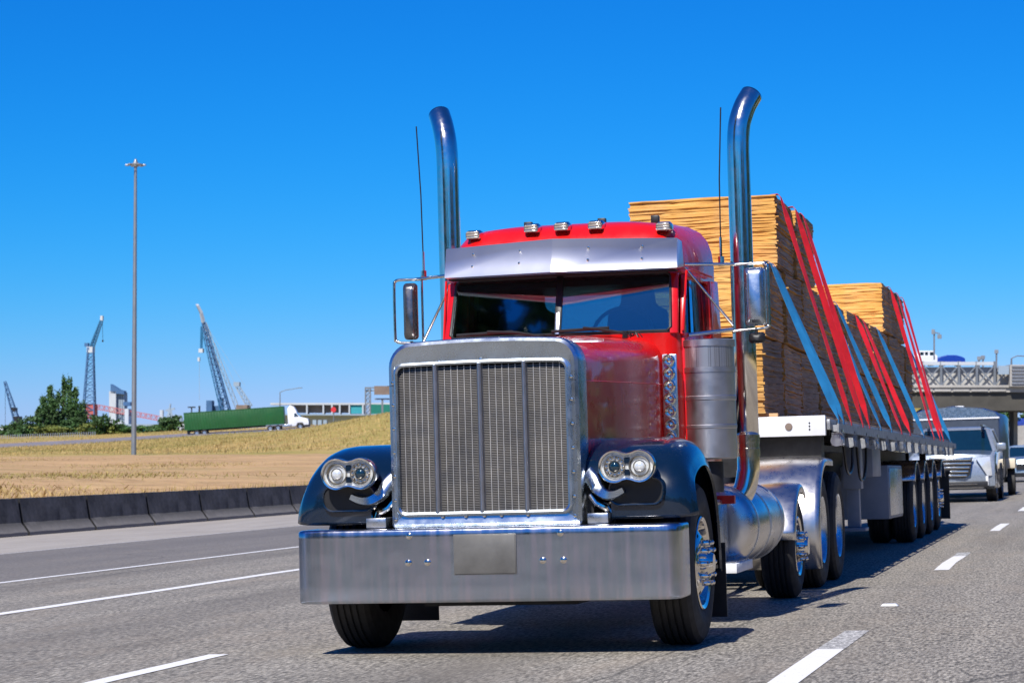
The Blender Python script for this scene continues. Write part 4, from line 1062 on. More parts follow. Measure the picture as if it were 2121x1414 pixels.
car(sd, 1.85, 4.7, 1.42, simple('pale_blue_car_paint', (.30, .40, .52), .3, .4, coat=1), .86, .98, (1.2, 2.0, 3.3, 4.2), .33, .2)
for sx in (-1, 1):
    q = MB(); q.box(min(sx*.5, sx*.82), max(sx*.5, sx*.82), -.0, .12, .62, .76); q.build('headlight', M['lens'], sd, bevel=.02)
q = MB(); q.box(-.42, .42, -.02, .05, .48, .70); q.box(-.7, .7, -.02, .05, .24, .36); q.build('grille', M['black'], sd)

# ================================================================ TERRAIN (level world)
FH = Vector((CF.x, CF.y, 0)).normalized(); RH = Vector((CR.x, CR.y, 0)).normalized()
TD = [0, 60, 120, 245, 300, 348, 395, 409, 450, 560, 3000]
TU = [-300, 0, 200, 400, 560, 640, 700, 760, 800, 900, 1400]
TV = [[0]*11, [1029]*11, [985]*11,
      [950, 950, 949, 947, 945, 943, 941, 940, 938, 935, 930],
      [941, 939, 937, 929, 914, 902, 889, 873, 864, 856, 850],
      [938, 935, 930, 917, 905, 893, 879, 868, 862, 852, 848],
      [936, 932, 921, 907, 898, 892, 888, 886, 884, 880, 870],
      [930, 924, 914, 902, 894, 888, 886, 884, 882, 878, 870],
      [908, 906, 902, 895, 890, 886, 886, 886, 886, 884, 880],
      [914, 912, 908, 904, 900, 897, 897, 897, 897, 897, 897],
      [932]*11]
def interp(xs, ys, x):
    if x <= xs[0]: return ys[0]
    for i in range(len(xs)-1):
        if x <= xs[i+1]:
            t = (x-xs[i])/(xs[i+1]-xs[i]); return ys[i]*(1-t)+ys[i+1]*t
    return ys[-1]
EYE = 1.284
def hrow(i, u):
    if TD[i] == 0: return .16
    return EYE+(935-interp(TU, TV[i], u))*TD[i]/FPX
def height(D, L):
    u = 1060.5+L*FPX/max(D, 20)
    if D <= 0: return .16
    for i in range(len(TD)-1):
        if D <= TD[i+1]:
            t = (D-TD[i])/(TD[i+1]-TD[i]); return hrow(i, u)*(1-t)+hrow(i+1, u)*t
    return hrow(len(TD)-1, u)
def gp(D, L, z=None): 
    p = Vector((CAM.x, CAM.y, 0))+FH*D+RH*L; p.z = height(D, L) if z is None else z; return p
p0 = Tm @ Vector((-18.72, 0, 0)); p1 = Tm @ Vector((-18.72, 1000, 0))
def Lb(D):
    d0 = (p0-CAM).dot(FH); d1 = (p1-CAM).dot(FH); t = (D-d0)/(d1-d0); p = p0.lerp(p1, t); return (p-CAM).dot(RH)
rows = [-80, -40, 0, 15, 30, 40, 50]+[60+6*i for i in range(1, 31)]+[245+5*i for i in range(11)]+[303+7.5*i for i in range(12)]+[395, 402, 409, 420, 435, 450, 480, 520, 560, 800, 1400, 3000]
rows = sorted(set(rows)); NC = 110
b = MB(); vs = []; slope = []
rt = random.Random(5)
for D in rows:
    Lr = Lb(D); Ll = -max(120, .42*max(D, 1)+100)
    for k in range(NC+1):
        t = k/NC; L = Lr+(Ll-Lr)*(t**1.3)
        p = gp(D, L)
        if 60 < D < 392: p.z += rt.uniform(-.06, .06)+.12*math.sin(L*.11+D*.05)*min(1, (D-60)/100)
        vs.append(p); slope.append(1.0 if 243 < D < 394 or D > 409 else 0.0)
fs = [(j*(NC+1)+i, j*(NC+1)+i+1, (j+1)*(NC+1)+i+1, (j+1)*(NC+1)+i) for j in range(len(rows)-1) for i in range(NC)]
b.add(vs, fs)
ter = b.build('grass_field', M['field'], smooth=180, fixn=False)
at_ = ter.data.attributes.new('slope', 'FLOAT', 'POINT'); at_.data.foreach_set('value', slope)
struct(ter)
# ramp road on the embankment
b = MB(); vs = []
for k in range(80):
    L = -130+ (k/79)*150
    for D, dzv in ((394.5, .02), (395.5, .10), (408.5, .10)): p = gp(D, L); p.z += dzv; vs.append(p)
b.add(vs, [(k*3+i, k*3+i+1, k*3+4+i, k*3+3+i) for k in range(79) for i in range(2)])
struct(b.build('ramp_road', simple('ramp_asphalt', (.20, .18, .19), .85, var=.2, vs=.5), smooth=0, fixn=False))
# wide land around everything
b = MB(); S = 6000; b.add([(-S, -S, -3.0), (S, -S, -3.0), (S, S, -3.0), (-S, S, -3.0)], [(0, 1, 2, 3)])
struct(b.build('land', simple('far_land', (.30, .27, .16), .9, var=.3, vs=.02), smooth=0, fixn=False))
o = struct(sheet('verge', 13.0, 260, -300, 900, -.02, simple('verge_grass', (.42, .34, .17), .95, var=.3, vs=.3)), True)

# dry grass tufts: slope and the crest of the bank
b = MB(); rg = random.Random(9)
for k in range(62000):
    z_ = rg.random()
    if z_ < .36: D = rg.uniform(250, 394); L = rg.uniform(-.235, -.04)*D
    elif z_ < .42: D = rg.uniform(409, 448); L = rg.uniform(-.235, -.06)*D
    else: D = 50+195*rg.random()**1.3; L = rg.uniform(-.23, -.02)*D
    if L > Lb(D)-1: continue
    p = gp(D, L); h = rg.uniform(.10, .36)*(1 if D > 245 else .42)
    if D < 245 and math.sin(D*.13)+math.sin(L*.35+D*.02)+rg.gauss(0, .7) < .9: continue
    wv0 = 1; a = rg.uniform(0, 3.14); wv = rg.uniform(.02, .06)*(1 if D > 245 else .5)
    d = Vector((math.cos(a), math.sin(a), 0))*wv; ln = Vector((rg.gauss(0, .1), rg.gauss(0, .1), h))
    b.add([p-d, p+d, p+ln+d*.3, p+ln-d*.5], [(0, 1, 2, 3)])
gto = b.build('dry_grass', M['drygrass'], smooth=0, fixn=False); struct(gto, kind='stuff')
# weeds along the top of the barrier
b = MB()
for k in range(900):
    D = rg.uniform(44, 75); L = Lb(D)-rg.uniform(.05, 1.2); p = gp(D, L); h = rg.uniform(.08, .3)
    a = rg.uniform(0, 3.14); d = Vector((math.cos(a), math.sin(a), 0))*.012
    b.add([p-d, p+d, p+Vector((rg.gauss(0, .06), rg.gauss(0, .06), h))], [(0, 1, 2)])
struct(b.build('roadside_weeds', M['drygrass'], smooth=0, fixn=False), kind='stuff')

# ================================================================ TREES
rl = random.Random(21)
def leafcloud(b, c, rx, rz_, n, size):
    cl = [(Vector((rl.gauss(0, .45)*rx, rl.gauss(0, .45)*rx, rl.uniform(-.9, .95)*rz_))) for _ in range(max(5, n//35))]
    for _ in range(n):
        q = rl.choice(cl); k = max(0, 1-(q.z/rz_)**2)**.5
        p = Vector((q.x*k, q.y*k, q.z))+Vector((rl.gauss(0, .16)*rx, rl.gauss(0, .16)*rx, rl.gauss(0, .10)*rz_))
        s = size*rl.uniform(.5, 1.3); nrm = Vector((rl.gauss(0, 1), rl.gauss(0, 1), rl.gauss(0, 1)+.3)).normalized(); a = nrm.orthogonal().normalized(); t = nrm.cross(a)
        th = rl.uniform(0, 6.28); u_ = (a*math.cos(th)+t*math.sin(th))*s; w_ = (t*math.cos(th)-a*math.sin(th))*s*.6
        p = p+c; b.add([p-u_, p+w_, p+u_, p-w_], [(0, 1, 2, 3)])
def tree(name, u, vtop, vbase, D, wpx, mt, label, cat, group, n=700, size=.38):
    base = from_px(u, vbase, D); top = from_px(u, vtop, D); H = top.z-base.z; rx = wpx*D/FPX/2
    r = thing(name, label, cat, base, group)
    b = MB(); b.tube([(0, 0, -.3), (.05, 0, H*.4), (0, .05, H*.8)], [H*.03+.04, H*.02+.03, .02], 7)
    for k in range(5):
        a = k*1.26; b.tube([(0, 0, H*(.2+.1*k)), (math.cos(a)*rx*.5, math.sin(a)*rx*.5, H*(.35+.12*k))], [.05, .015], 5)
    b.build('trunk', M['bark'], r)
    b = MB(); leafcloud(b, Vector((0, 0, H*.52)), rx, H*.50, n, size); b.build('crown', mt, r, smooth=0, fixn=False)
G1 = 'poplars and bushes on the bank left of the road'
pop = [(90, 826, 24, 'narrow dark poplar at the left shoulder of the clump'), (103, 806, 24, 'tall pointed poplar left in the clump'), (120, 815, 26, 'broad poplar in the middle of the clump'), (131, 787, 13, 'very tall thin poplar, left one of the twin spires'),
       (144, 786, 15, 'very tall thin poplar, right one of the twin spires'), (156, 809, 22, 'pointed poplar right beside the twin spires'), (171, 838, 26, 'lower poplar in front of the lattice crane'), (81, 846, 24, 'short poplar low at the left side of the clump'), (110, 828, 30, 'wide dark tree filling the base of the poplar clump'), (150, 832, 30, 'wide dark tree under the right poplars')]
for i, (u, v, wd, lb) in enumerate(pop): tree('poplar_tree', u, v, 908, 452+rl.uniform(-6, 12), wd, M['leaf3'] if i % 2 else M['leaf'], lb, 'tree', G1, 1900, .26)
bsh = [(18, 886, 36, 0, 'low dark bush at the left edge of the photo'), (42, 876, 40, 0, 'dark round bush left of the poplars'), (64, 868, 40, 0, 'taller dark bush touching the poplars'), (108, 884, 44, 1, 'olive bush in front of the poplars'), (137, 874, 40, 0, 'dark bush below the twin poplar spires'), (165, 868, 40, 0, 'dark bush below the lattice crane'), (190, 880, 34, 1, 'bright olive bush right of the poplars'), (208, 862, 34, 0, 'tall bush beside the grain silo'), (228, 882, 30, 1, 'yellow green bush left of the light pole'), (254, 882, 30, 0, 'small dark bush just left of the light pole'),
       (292, 886, 26, 0, 'low bush just right of the light pole'), (322, 884, 26, 0, 'low bush between the pole and the green truck'), (340, 870, 28, 0, 'round bush left of the green truck'), (362, 864, 34, 0, 'largest round bush beside the rear of the green truck')]
for u, v, wd, k, lb in bsh: tree('bush', u, v-3, 908-u*.03, 440+rl.uniform(0, 14), wd*1.5, M['leaf2'] if k else M['leaf'], lb, 'bush', G1, 1300, .28)

# ================================================================ HIGH MAST LIGHT, ROADSIDE
base = from_px(277, 948, 245); lp = thing('light_pole', 'tall grey high-mast light pole standing alone in the dry field', 'light pole', base)
H = from_px(275, 338, 245).z-base.z
q = MB(); q.tube([(0, 0, -1), (0, 0, H*.35), (0, 0, H*.7), (0, 0, H)], [.27, .23, .19, .15], 16); q.build('pole', M['pole'], lp)
q = MB(); q.cyl((0, 0, 0), (0, 0, .25), .38, 16); q.build('pole_base', M['portred'], lp)
q = MB(); q.revolve([(H-.25, .15), (H-.2, .3), (H+.1, .34), (H+.3, .2), (H+.55, .12), (H+.62, 0)], (0, 0, 0), 'Z', 16); q.revolve([(H-.05, .78), (H, .82), (H+.05, .78), (H, .74), (H-.05, .78)], (0, 0, 0), 'Z', 24)
for k in range(6): a = k*1.047; q.beam((0, 0, H), (.8*math.cos(a), .8*math.sin(a), H), .05)
hd = q.build('lamp_ring', M['pole'], lp)
for k in range(6):
    a = k*1.047+.2; q = MB(); q.obox((.88*math.cos(a), .88*math.sin(a), H-.04), (.34, .34, .16), Matrix.Rotation(a, 3, 'Z')); q.build('lamp', M['dullmetal'], hd, bevel=.04)
b = MB()
pts = []
for k in range(46):
    u = -10+k*4.6; p = from_px(u, 907, 432); p.z = height(432, (u-1060.5)*432/FPX); b.box(p.x-.05, p.x+.05, p.y-.05, p.y+.05, p.z-.3, p.z+.8); pts.append(p)
for i in range(45): b.beam(pts[i]+Vector((0, 0, .7)), pts[i+1]+Vector((0, 0, .7)), .02); b.beam(pts[i]+Vector((0, 0, .3)), pts[i+1]+Vector((0, 0, .3)), .02)
tag(b.build('fence', M['dullmetal'], smooth=0), 'low post and wire fence along the far side of the ramp before the bushes', 'fence')

# green truck on the ramp
A = from_px(389, 905, 402); B_ = from_px(641, 888, 402)
dirv = (B_-A).normalized(); gt = thing('container_truck', 'white semi truck hauling a long green box trailer up the ramp', 'truck', A)
yv = Vector((0, 0, 1)).cross(dirv).normalized(); zv = dirv.cross(yv).normalized()
gm = Matrix((dirv, yv, zv)).transposed(); gt.rotation_euler = gm.to_euler()
LT = (B_-A).length
q = MB(); q.box(-.3, 16.3, -1.25, 1.25, 1.15, 4.05); gbx = q.build('container', M['green'], gt, bevel=.05)
q = MB()
for k in range(34): q.box(-.1+k*.48, .02+k*.48, -1.28, -1.25, 1.25, 3.95)
q.box(-.3, 16.3, -1.29, -1.25, 3.93, 4.05); q.box(-.3, 16.3, -1.29, -1.25, 1.12, 1.22); q.build('container_ribs', M['green'], gbx, smooth=0)
q = MB(); q.box(0, 16, -.6, .6, .85, 1.15); q.box(13.5, 20, -.5, .5, .7, 1.0); q.box(0.1, .3, -1.2, 1.2, .5, .9); q.build('chassis', M['blackmet'], gt)
for x in (1.7, 2.95, 13.9, 15.2, 18.9):
    for y in (-1.05, 1.05):
        q = MB(); q.revolve([(-.2, .3), (-.2, .46), (-.15, .52), (.15, .52), (.2, .46), (.2, .3)], n=20, axis='Y'); t = q.build('wheel', M['tyre'], gt); t.location = (x, y, .52)
        q = MB(); q.revolve([(-.19, .28), (-.14, .26), (-.14, 0)], n=16, axis='Y', sign=1 if y < 0 else -1); q.build('rim', M['alu'], t)
q = MB(); prof = [(16.9, .95), (16.9, 3.6), (17.3, 4.0), (17.9, 3.95), (18.3, 3.3), (18.45, 2.75), (18.95, 2.1), (20.15, 1.75), (20.35, 1.3), (20.35, .6), (19.6, .6), (19.3, 1.15), (18.5, 1.15), (18.2, .6), (17.3, .6)]
q.prism([(p[0], p[1]) for p in prof], 'Y', -1.15, 1.15); cb = q.build('cab', M['white'], gt, bevel=.08)
q = MB(); q.prism([(18.0, 2.15), (18.02, 2.75), (18.35, 2.75), (18.75, 2.15)], 'Y', -1.165, 1.165); q.build('side_window', M['carglass'], cb)
q = MB(); quadslab(q, [(18.42, -1.0, 2.78), (18.42, 1.0, 2.78), (18.95, 1.0, 2.14), (18.95, -1.0, 2.14)], .03, (1, 0, 1)); q.build('windshield', M['carglass'], cb)
q = MB(); q.box(20.3, 20.42, -.9, .9, .55, 1.5); q.box(19.2, 20.4, -1.19, 1.19, .45, .75); q.build('bumper', M['black'], gt, bevel=.03)
q = MB(); q.box(13.2, 16.2, -1.2, -.85, .85, 1.25); q.box(15.9, 17.6, -1.15, -.6, .55, 1.0); q.build('fender', M['alu'], gt, bevel=.05)

# stop sign and small lamp near the ramp
b0 = from_px(691, 884, 372); sgn = thing('stop_sign', 'small red octagonal sign on a post at the top of the grassy bank', 'sign', b0)
hS = from_px(691, 848, 372).z-b0.z
q = MB(); q.tube([(0, 0, -.5), (0, 0, hS+.3)], .07, 8); q.build('post', M['pole'], sgn)
q = MB(); q.revolve([(-.1, 0), (-.1, .44), (-.06, .44), (-.06, 0)], (0, 0, hS), 'Y', 8); q.build('plate', M['stopred'], sgn, smooth=0)
def polelamp(u, vb, vt, D, arm_du, arm_dv, label, th=.12):
    b0 = from_px(u, vb, D); t = from_px(u, vt, D); t2 = from_px(u+arm_du, vt+arm_dv, D); r = thing('street_lamp', label, 'street lamp', b0)
    q = MB(); q.tube([(0, 0, 0), (t-b0)], [th*1.4, th], 8); q.build('pole', M['pole'], r)
    q = MB(); q.tube([t-b0, (t-b0).lerp(t2-b0, .3)+Vector((0, 0, .25)), t2-b0], th*.7, 6); q.obox(t2-b0, (.9, .5, .2)); q.build('lamp_arm', M['pole'], r)
polelamp(580, 850, 812, 620, 42, -9, 'thin street lamp with long curved arm above the green box trailer')

# ================================================================ PORT SKYLINE
def lat(b, p0, p1, w0, w1, n, th, mi=0, depth=None):
    p0 = Vector(p0); p1 = Vector(p1); d = (p1-p0).normalized(); s = d.cross(FH).normalized(); f = FH
    def c(t, i):
        wv = (w0+(w1-w0)*t)/2; p = p0.lerp(p1, t); a, bb = ((-1, -1), (1, -1), (1, 1), (-1, 1))[i]; return p+s*a*wv+f*bb*wv
    for i in range(4): b.beam(c(0, i), c(1, i), th, mi=mi)
    for k in range(n):
        t0, t1 = k/n, (k+1)/n
        for i in range(4):
            j = (i+1) % 4
            b.beam(c(t0, i), c(t1, j) if k % 2 else c(t1, j), th*.6, mi=mi); b.beam(c(t1, i), c(t1, j), th*.6, mi=mi)
DC = 1000
def sp(u, v, D=DC): return from_px(u, v, D)
def part(b, name, mt, par, **kw):
    L0 = par.location; b.v = [tuple(Vector(v)-L0) for v in b.v]; return b.build(name, mt, par, smooth=0, **kw)
r = thing('tower_crane', 'blue-grey lattice harbour crane rising behind the poplars', 'crane', sp(184, 875))
b = MB(); lat(b, sp(184, 875), sp(188, 720), 5.2, 2.2, 12, .42); part(b, 'mast', M['cranedark'], r)
b = MB(); b.obox(sp(188, 724), (2.6, 2.6, 2.4)); part(b, 'turntable', M['portwhite'], r)
b = MB(); lat(b, sp(190, 719), sp(210, 664), 1.6, 1.0, 9, .36); b.beam(sp(190, 719), sp(210, 664), .7); part(b, 'jib', M['craneteal'], r)
b = MB(); b.beam(sp(190, 720), sp(180, 714), .8); b.obox(sp(180, 714), (1.6, 1.6, 1.5)); part(b, 'counterweight', M['cranedark'], r)
b = MB(); b.obox(sp(211, 659), (1.1, 1.1, 2.0)); part(b, 'jib_tip', M['portwhite'], r)
b = MB(); b.beam(sp(212, 662), sp(213, 706), .12); b.obox(sp(213, 706), (.5, .5, .8)); part(b, 'hook_cable', M['black'], r)
b = MB(); b.obox(sp(189, 852), (4, 4, 6)); b.beam(sp(178, 850), sp(196, 862), 1.0); part(b, 'red_base', M['portred'], r)
r = thing('crawler_crane', 'largest harbour crane with white boom tip and hanging hook above the green truck', 'crane', sp(478, 868))
b = MB(); lat(b, sp(474, 868), sp(422, 668), 3.2, 1.5, 16, .42); b.beam(sp(480, 868), sp(422, 668), .8); part(b, 'boom', M['cranedark'], r)
b = MB(); lat(b, sp(462, 858), sp(419, 680), 1.6, .8, 14, .22); part(b, 'boom_front', M['craneteal'], r)
b = MB(); b.loft([[sp(405, 630), sp(410, 629, 1001.5), sp(412, 631), sp(408, 634, 998.5)], [sp(413, 648), sp(416, 646, 1001.5), sp(420, 646), sp(416, 650, 998.5)], [sp(417, 668), sp(421, 666, 1001.5), sp(425, 664), sp(421, 669, 998.5)]]); part(b, 'boom_tip', M['portwhite'], r)
b = MB(); b.beam(sp(418, 676), sp(417, 724), .9); part(b, 'hoist_ropes', M['craneteal'], r)
b = MB(); b.obox(sp(417, 726), (1.8, 1.8, 1.6)); b.obox(sp(412, 744), (.9, .9, 1.6)); part(b, 'hook_block', M['portwhite'], r)
b = MB(); b.beam(sp(413, 746), sp(413, 828), .14); b.beam(sp(423, 668), sp(488, 795), .12); b.beam(sp(424, 668), sp(508, 800), .10); part(b, 'cables', M['portgrey'], r)
b = MB(); lat(b, sp(490, 797), sp(517, 842), 1.4, 2.2, 6, .3); b.obox(sp(491, 795), (2.6, 1.6, 1.6)); part(b, 'back_mast', M['portgrey'], r)
b = MB(); lat(b, sp(424, 668), sp(498, 862), 1.2, 1.6, 14, .2); part(b, 'rear_boom', M['portgrey'], r)
b = MB(); b.obox(sp(504, 845), (5, 4, 2.6)); part(b, 'machinery_house', M['louver'], r)
r = thing('dock_crane', 'small dark lattice crane leaning at the far left edge', 'crane', sp(36, 880))
b = MB(); lat(b, sp(37, 878), sp(10, 790), 2.4, .8, 9, .32); part(b, 'boom', M['cranedark'], r)
b = MB(); b.obox(sp(29, 848), (2.2, 2.2, 1.6)); b.obox(sp(36, 872), (3, 3, 4)); part(b, 'cab', M['black'], r)
b = MB(); b.beam(sp(11, 795), sp(11, 890), .14); part(b, 'cable', M['black'], r)
r = thing('grain_silo', 'tall pale grain elevator tower with dark sloped head beside the light pole', 'silo', sp(243, 880))
b = MB(); x = RH
def blk(b, u0, u1, v0, v1, D=DC, dd=8, mi=0):
    a0 = sp(u0, v1, D); a1 = sp(u1, v1, D); t0 = sp(u0, v0, D); t1 = sp(u1, v0, D)
    b.add([a0, a1, t1, t0, a0+FH*dd, a1+FH*dd, t1+FH*dd, t0+FH*dd], [(0, 1, 2, 3), (7, 6, 5, 4), (0, 4, 5, 1), (1, 5, 6, 2), (2, 6, 7, 3), (3, 7, 4, 0)], mi)
blk(b, 226, 240, 810, 882); part(b, 'tower', M['portwhite'], r)
b = MB(); 
for k in range(4): blk(b, 240+k*4.6, 243.8+k*4.6, 812, 880, DC+2)
part(b, 'silo_ribs', M['portgrey'], r)
b = MB(); p = [sp(229, 795), sp(236, 799), sp(247, 806), sp(257, 809), sp(257, 816), sp(229, 814)]; b.loft([p, [q_+FH*6 for q_ in p]]); blk(b, 255, 270, 832, 840, DC-1, 4); part(b, 'head_house', M['cranedark'], r)
r = thing('conveyor_bridge', 'long red lattice conveyor sloping down behind the light pole', 'conveyor', sp(260, 862))
b = MB(); 
for k in range(26):
    t0, t1 = k/26, (k+1)/26; a0 = sp(195, 846).lerp(sp(335, 872), t0); a1 = sp(195, 846).lerp(sp(335, 872), t1); up = Vector((0, 0, 1.9))
    b.beam(a0, a1, .28); b.beam(a0+up, a1+up, .28); b.beam(a0, a1+up if k % 2 else a0+up, .18); b.beam(a0+up, a1, .18)
part(b, 'truss', M['portred'], r)
b = MB(); blk(b, 228, 254, 872, 882, DC-3); part(b, 'transfer_house', M['portwhite'], r)
b = MB(); blk(b, 258, 266, 846, 880, DC-3); part(b, 'support_tower', M['portwhite'], r)
r = thing('warehouse', 'low teal roofed port warehouse behind the bushes', 'building', sp(285, 893))
b = MB(); blk(b, 238, 335, 882, 896, DC-20, 30); part(b, 'wall', M['tealsheet'], r)
b = MB(); blk(b, 236, 337, 878, 882, DC-21, 33); part(b, 'roof', M['portgrey'], r)
r = thing('gantry_crane', 'small grey gantry cranes far off left of the green truck', 'crane', sp(352, 880))
b = MB()
for p_, q_, th in (((345, 880), (352, 845), .9), ((352, 845), (360, 878), .9), ((343, 850), (362, 846), .8), ((352, 845), (353, 836), .5), ((345, 862), (374, 862), 1.2), ((374, 862), (374, 882), .9), ((366, 862), (366, 882), .9)): b.beam(sp(*p_), sp(*q_), th)
blk(b, 352, 370, 866, 874); part(b, 'frame', M['portgrey'], r)
b = MB(); b.cyl(sp(335, 880), sp(335, 849), .9, 10); part(b, 'tank_tower', M['portwhite'], r)
r = thing('port_towers', 'pair of dark blue process towers behind the green trailer', 'tower', sp(443, 868))
b = MB(); blk(b, 427, 439, 829, 868); blk(b, 440, 456, 840, 868, DC+3); blk(b, 452, 459, 824, 868, DC+5); part(b, 'tower', M['cranedark'], r)
b = MB(); b.beam(sp(397, 843), sp(397, 870), .5); b.beam(sp(389, 843), sp(405, 843), .5); b.beam(sp(413, 840), sp(413, 860), .7); part(b, 'mast', M['black'], r)
b = MB(); blk(b, -30, 12, 883, 905, 800); blk(b, 60, 240, 888, 905, DC+60, 20); blk(b, 340, 392, 872, 895, DC+50, 20); blk(b, 520, 640, 862, 890, DC+90, 20)
tag(b.build('port_sheds', M['portwhite'], smooth=0), 'low pale harbour sheds on the horizon behind the trees and green truck', 'building')

# elevated roadway + gantry left of the nose
DE = 640
r = thing('elevated_roadway', 'far elevated roadway with brown and teal panels above a pale wall', 'bridge', from_px(720, 880, DE))
def eb(name, mt, *bl):
    b = MB()
    for u0, u1, v0, v1, dd in bl: blk(b, u0, u1, v0, v1, DE+dd, 6)
    part(b, name, mt, r)
eb('top_beam', M['portwhite'], (560, 830, 834, 838, -1))
eb('deck_edge', M['portgrey'], (560, 830, 857, 860, -2))
eb('posts', M['portwhite'], *[(u, u+3, 837, 858, -1) for u in (600, 634, 668, 686, 702, 722, 750, 764)])
eb('brown_panels', M['louver'], (606, 722, 839, 854, 1))
eb('teal_panels', M['tealsheet'], (726, 750, 838, 856, -.5), (768, 812, 838, 857, -.5))
eb('wall', M['portwhite'], (560, 830, 860, 890, 2))
for u in (610, 652, 663, 674, 730, 744): 
    b = MB(); b.obox(from_px(u, 878, DE-8), (1.0, .6, 2.2)); b.obox(from_px(u, 873, DE-8), (.5, .5, .8)); b.v = [tuple(v) for v in b.v]
    part(b, 'pier', M['portgrey'], r)
DG = 420
r = thing('sign_gantry', 'grey overhead sign gantry with a dark message board left of the grille', 'sign', from_px(762, 872, DG))
b = MB(); lat(b, from_px(762, 884, DG), from_px(762, 802, DG), .85, .85, 9, .18); part(b, 'column', M['pole'], r)
b = MB(); b.beam(from_px(757, 803, DG), from_px(900, 800, DG), .25); b.beam(from_px(757, 809, DG), from_px(900, 806, DG), .2); b.beam(from_px(776, 826, DG), from_px(812, 826, DG), .25); b.beam(from_px(792, 826, DG), from_px(792, 870, DG), .35); part(b, 'truss', M['pole'], r)
b = MB(); blk(b, 775, 815, 799, 817, DG-1, .6); part(b, 'message_board', M['louver'], r)
b = MB(); blk(b, 768, 830, 837, 856, DG+6, .4); part(b, 'green_panel', M['signgreen'], r)

# ================================================================ OVERPASS
DO = 300
r = thing('overpass', 'concrete overpass with cross-braced fence crossing the highway ahead of the right lanes', 'bridge', from_px(2000, 935, DO))
def ob(name, mt, *bl, **kw):
    b = MB()
    for u0, u1, v0, v1, dd, th in bl: blk(b, u0, u1, v0, v1, DO+dd, th)
    return part(b, name, mt, r, **kw)
U0, U1 = 1450, 2500
ob('deck', M['girder'], (U0, U1, 812, 850, .3, 16))
ob('deck_edge', M['bridge'], (U0, U1, 797, 802, -.3, 17), (U0, U1, 802, 812, 0, 16.5))
ob('girder_flange', M['bridge'], *[(u, u+34, 806, 810, -.2, .3) for u in range(1480, 2065, 38)])
ob('parapet_panel', M['concrete'], (U0, 2066, 760, 797, .6, .2))
ob('parapet_rail', M['portwhite'], *[(u, u+35, 749, 756, -.2, .5) for u in range(1468, 2050, 37)])
b = MB()
for u in range(1468, 2066, 37):
    b.beam(from_px(u+1, 757, DO), from_px(u+36, 797, DO), .16); b.beam(from_px(u+1, 797, DO), from_px(u+36, 757, DO), .16); b.beam(from_px(u, 748, DO), from_px(u, 798, DO), .28)
part(b, 'cross_bracing', M['pole'], r)
ob('end_block', M['bridge'], (2092, U1, 755, 800, -1, 3), (2066, 2092, 762, 800, .5, 3)); ob('end_block_louver', M['dullmetal'], *[(2096, 2130, 757+k*7, 760+k*7, -1.2, .3) for k in range(6)])
for q_ in ((1931, 1938, 840, 935, 1, 3), (2100, 2108, 845, 925, 10, 3), (1500, 1530, 840, 935, 1, 8), (2300, 2340, 840, 935, 1, 8)): ob('pier', M['bridge'], q_)
ob('sign_panel', M['portgrey'], (2068, 2090, 757, 775, -1, .3))
b = MB(); b.beam(from_px(1935, 745, DO), from_px(1935, 687, DO), .18); b.beam(from_px(1935, 688, DO), from_px(1947, 691, DO), .14); b.obox(from_px(1946, 697, DO), (.5, .5, .5)); b.obox(from_px(1933, 687, DO), (.4, .4, .6))
o = thing('camera_mast', 'slim mast with a dangling camera above the overpass rail', 'mast', from_px(1935, 750, DO)); part(b, 'mast', M['pole'], o)
polelamp(2095, 760, 742, DO+4, 40, -4, 'street lamp standing at the right end of the overpass', .1)
b = MB()
for u, v in ((2028, 742), (2064, 728), (2036, 740)): b.beam(from_px(u, 760, DO+14), from_px(u, v, DO+14), .2); b.obox(from_px(u, v, DO+14), (.5, .4, .5))
o = thing('marker_posts', 'short posts standing on the far side of the overpass', 'post', from_px(2040, 760, DO+14)); part(b, 'post', M['pole'], o)
# vehicles on the overpass
o = thing('pickup_truck', 'white pickup truck driving across the overpass', 'truck', from_px(1915, 757, DO+6))
def blk2(par, name, mt, bl, D, th=2.0, bev=.06):
    b = MB()
    for u0, u1, v0, v1 in bl: blk(b, u0, u1, v0, v1, D, th)
    return part(b, name, mt, par, bevel=bev)
blk2(o, 'body', M['white'], [(1880, 1942, 736, 754)], DO+6)
b = MB(); p = [from_px(u, v, DO+6.2) for u, v in ((1898, 737), (1904, 726), (1934, 726), (1940, 737))]; b.loft([p, [q_+FH*1.7 for q_ in p]]); part(b, 'cab', M['white'], o, bevel=.05)
blk2(o, 'window', M['carglass'], [(1906, 1913, 729, 735), (1916, 1922, 729, 735), (1926, 1934, 729, 736)], DO+6.1, 1.9, 0)
blk2(o, 'wheel', M['tyre'], [(1890, 1900, 750, 757), (1926, 1936, 750, 757)], DO+6, 1.9, .1)
o = thing('blue_car', 'bright blue car on the overpass right of the white pickup', 'car', from_px(1970, 757, DO+6))
b = MB(); p = [from_px(u, v, DO+6) for u, v in ((1942, 748), (1941, 741), (1949, 738), (1962, 735), (1980, 735), (1992, 738), (1999, 742), (2000, 750), (1944, 754))]; b.loft([p, [q_+FH*1.8 for q_ in p]]); part(b, 'body', M['bluecar'], o, bevel=.08)
blk2(o, 'wheel', M['tyre'], [(1950, 1959, 748, 757), (1982, 1991, 748, 757)], DO+5.9, 1.9, .1)
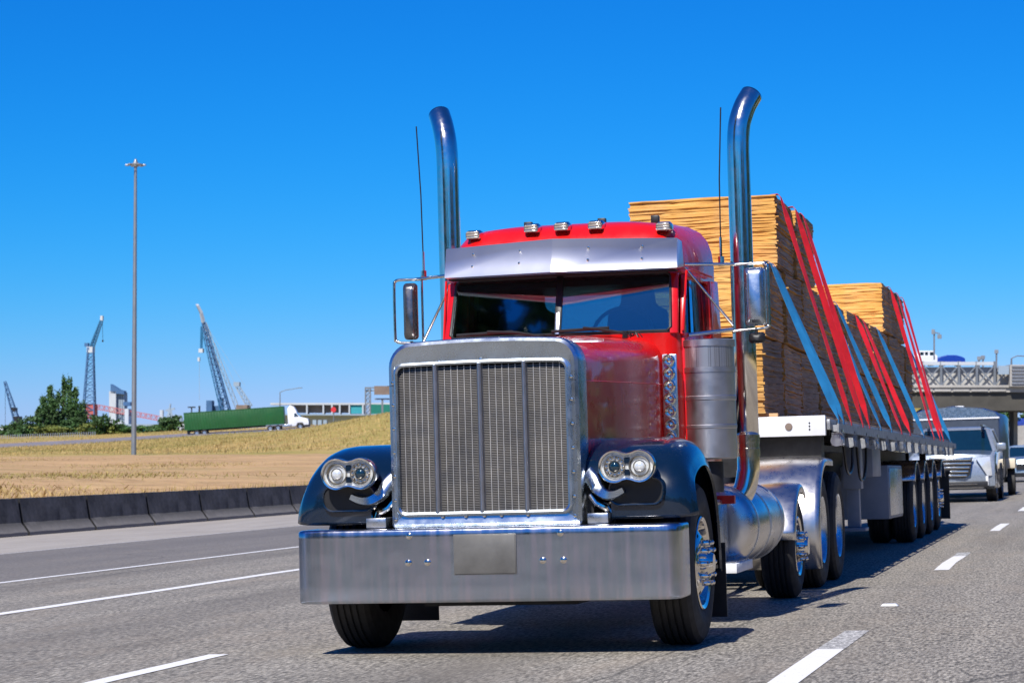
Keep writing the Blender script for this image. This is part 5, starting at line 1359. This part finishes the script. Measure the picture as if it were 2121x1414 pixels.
# under and beyond the overpass
o = thing('retaining_wall', 'pale concrete retaining wall beyond the overpass at the right edge', 'wall', from_px(2150, 935, 360)); b = MB()
p = [from_px(u, v, 352) for u, v in ((2060, 940), (2060, 892), (2088, 884), (2125, 880), (2400, 872), (2400, 940))]; b.loft([p, [q_+FH*1 for q_ in p]]); part(b, 'wall', M['bridge'], o)
for u, v, wd, lb in ((2060, 845, 60, 'dark tree under the overpass left of the pale wall'), (2104, 840, 60, 'dark tree above the retaining wall beyond the overpass'), (2140, 838, 60, 'dark tree beyond the overpass at the right edge'), (1990, 850, 80, 'dark tree beyond the overpass above the SUV'), (1925, 850, 80, 'dark tree beyond the overpass behind the trailer end'), (1860, 850, 80, 'dark tree beyond the overpass, hidden behind the load')):
    tree('roadside_tree', u, v, 915, 372, wd, M['leaf'], lb, 'tree', 'trees beyond the overpass', 700, .5)
o = thing('parked_car', 'blue car parked above the retaining wall at the right edge', 'car', from_px(2125, 884, 356))
blk2(o, 'body', M['bluecar'], [(2106, 2150, 872, 881)], 354, 1.8); blk2(o, 'roof', M['bluecar'], [(2114, 2142, 866, 873)], 354.1, 1.6)

rl = random.Random(44); b = MB()  # unseen trees added to darken reflections in hood, chrome and windshield
for k in range(70):
    if k < 46: x, y_ = rl.uniform(27, 36), -40+k*6.5+rl.uniform(-2, 2)
    else: x, y_ = -60+(k-46)*4.6, -62+rl.uniform(-5, 5)
    hh = rl.uniform(7, 12); leafcloud(b, Vector((x, y_, hh*.5)), 4.8, hh*.55, 600, 1.3)
for x, y_, hh in ((-22, -31, 46), (-27, -36, 50), (-32, -33, 47), (-25, -44, 48), (-38, -42, 52)):
    for k in range(9): leafcloud(b, Vector((x, y_, hh*(.12+.1*k))), 6.2-.5*k, hh*.07, 170, .9)
struct(b.build('reflection_trees', M['leaf'], smooth=0, fixn=False), kind='stuff')

# ---------------------------------------------------------------- put the road frame on its crossfall
bpy.context.view_layer.update()
for o in TILTED:
    o.matrix_world = Tm @ o.matrix_world
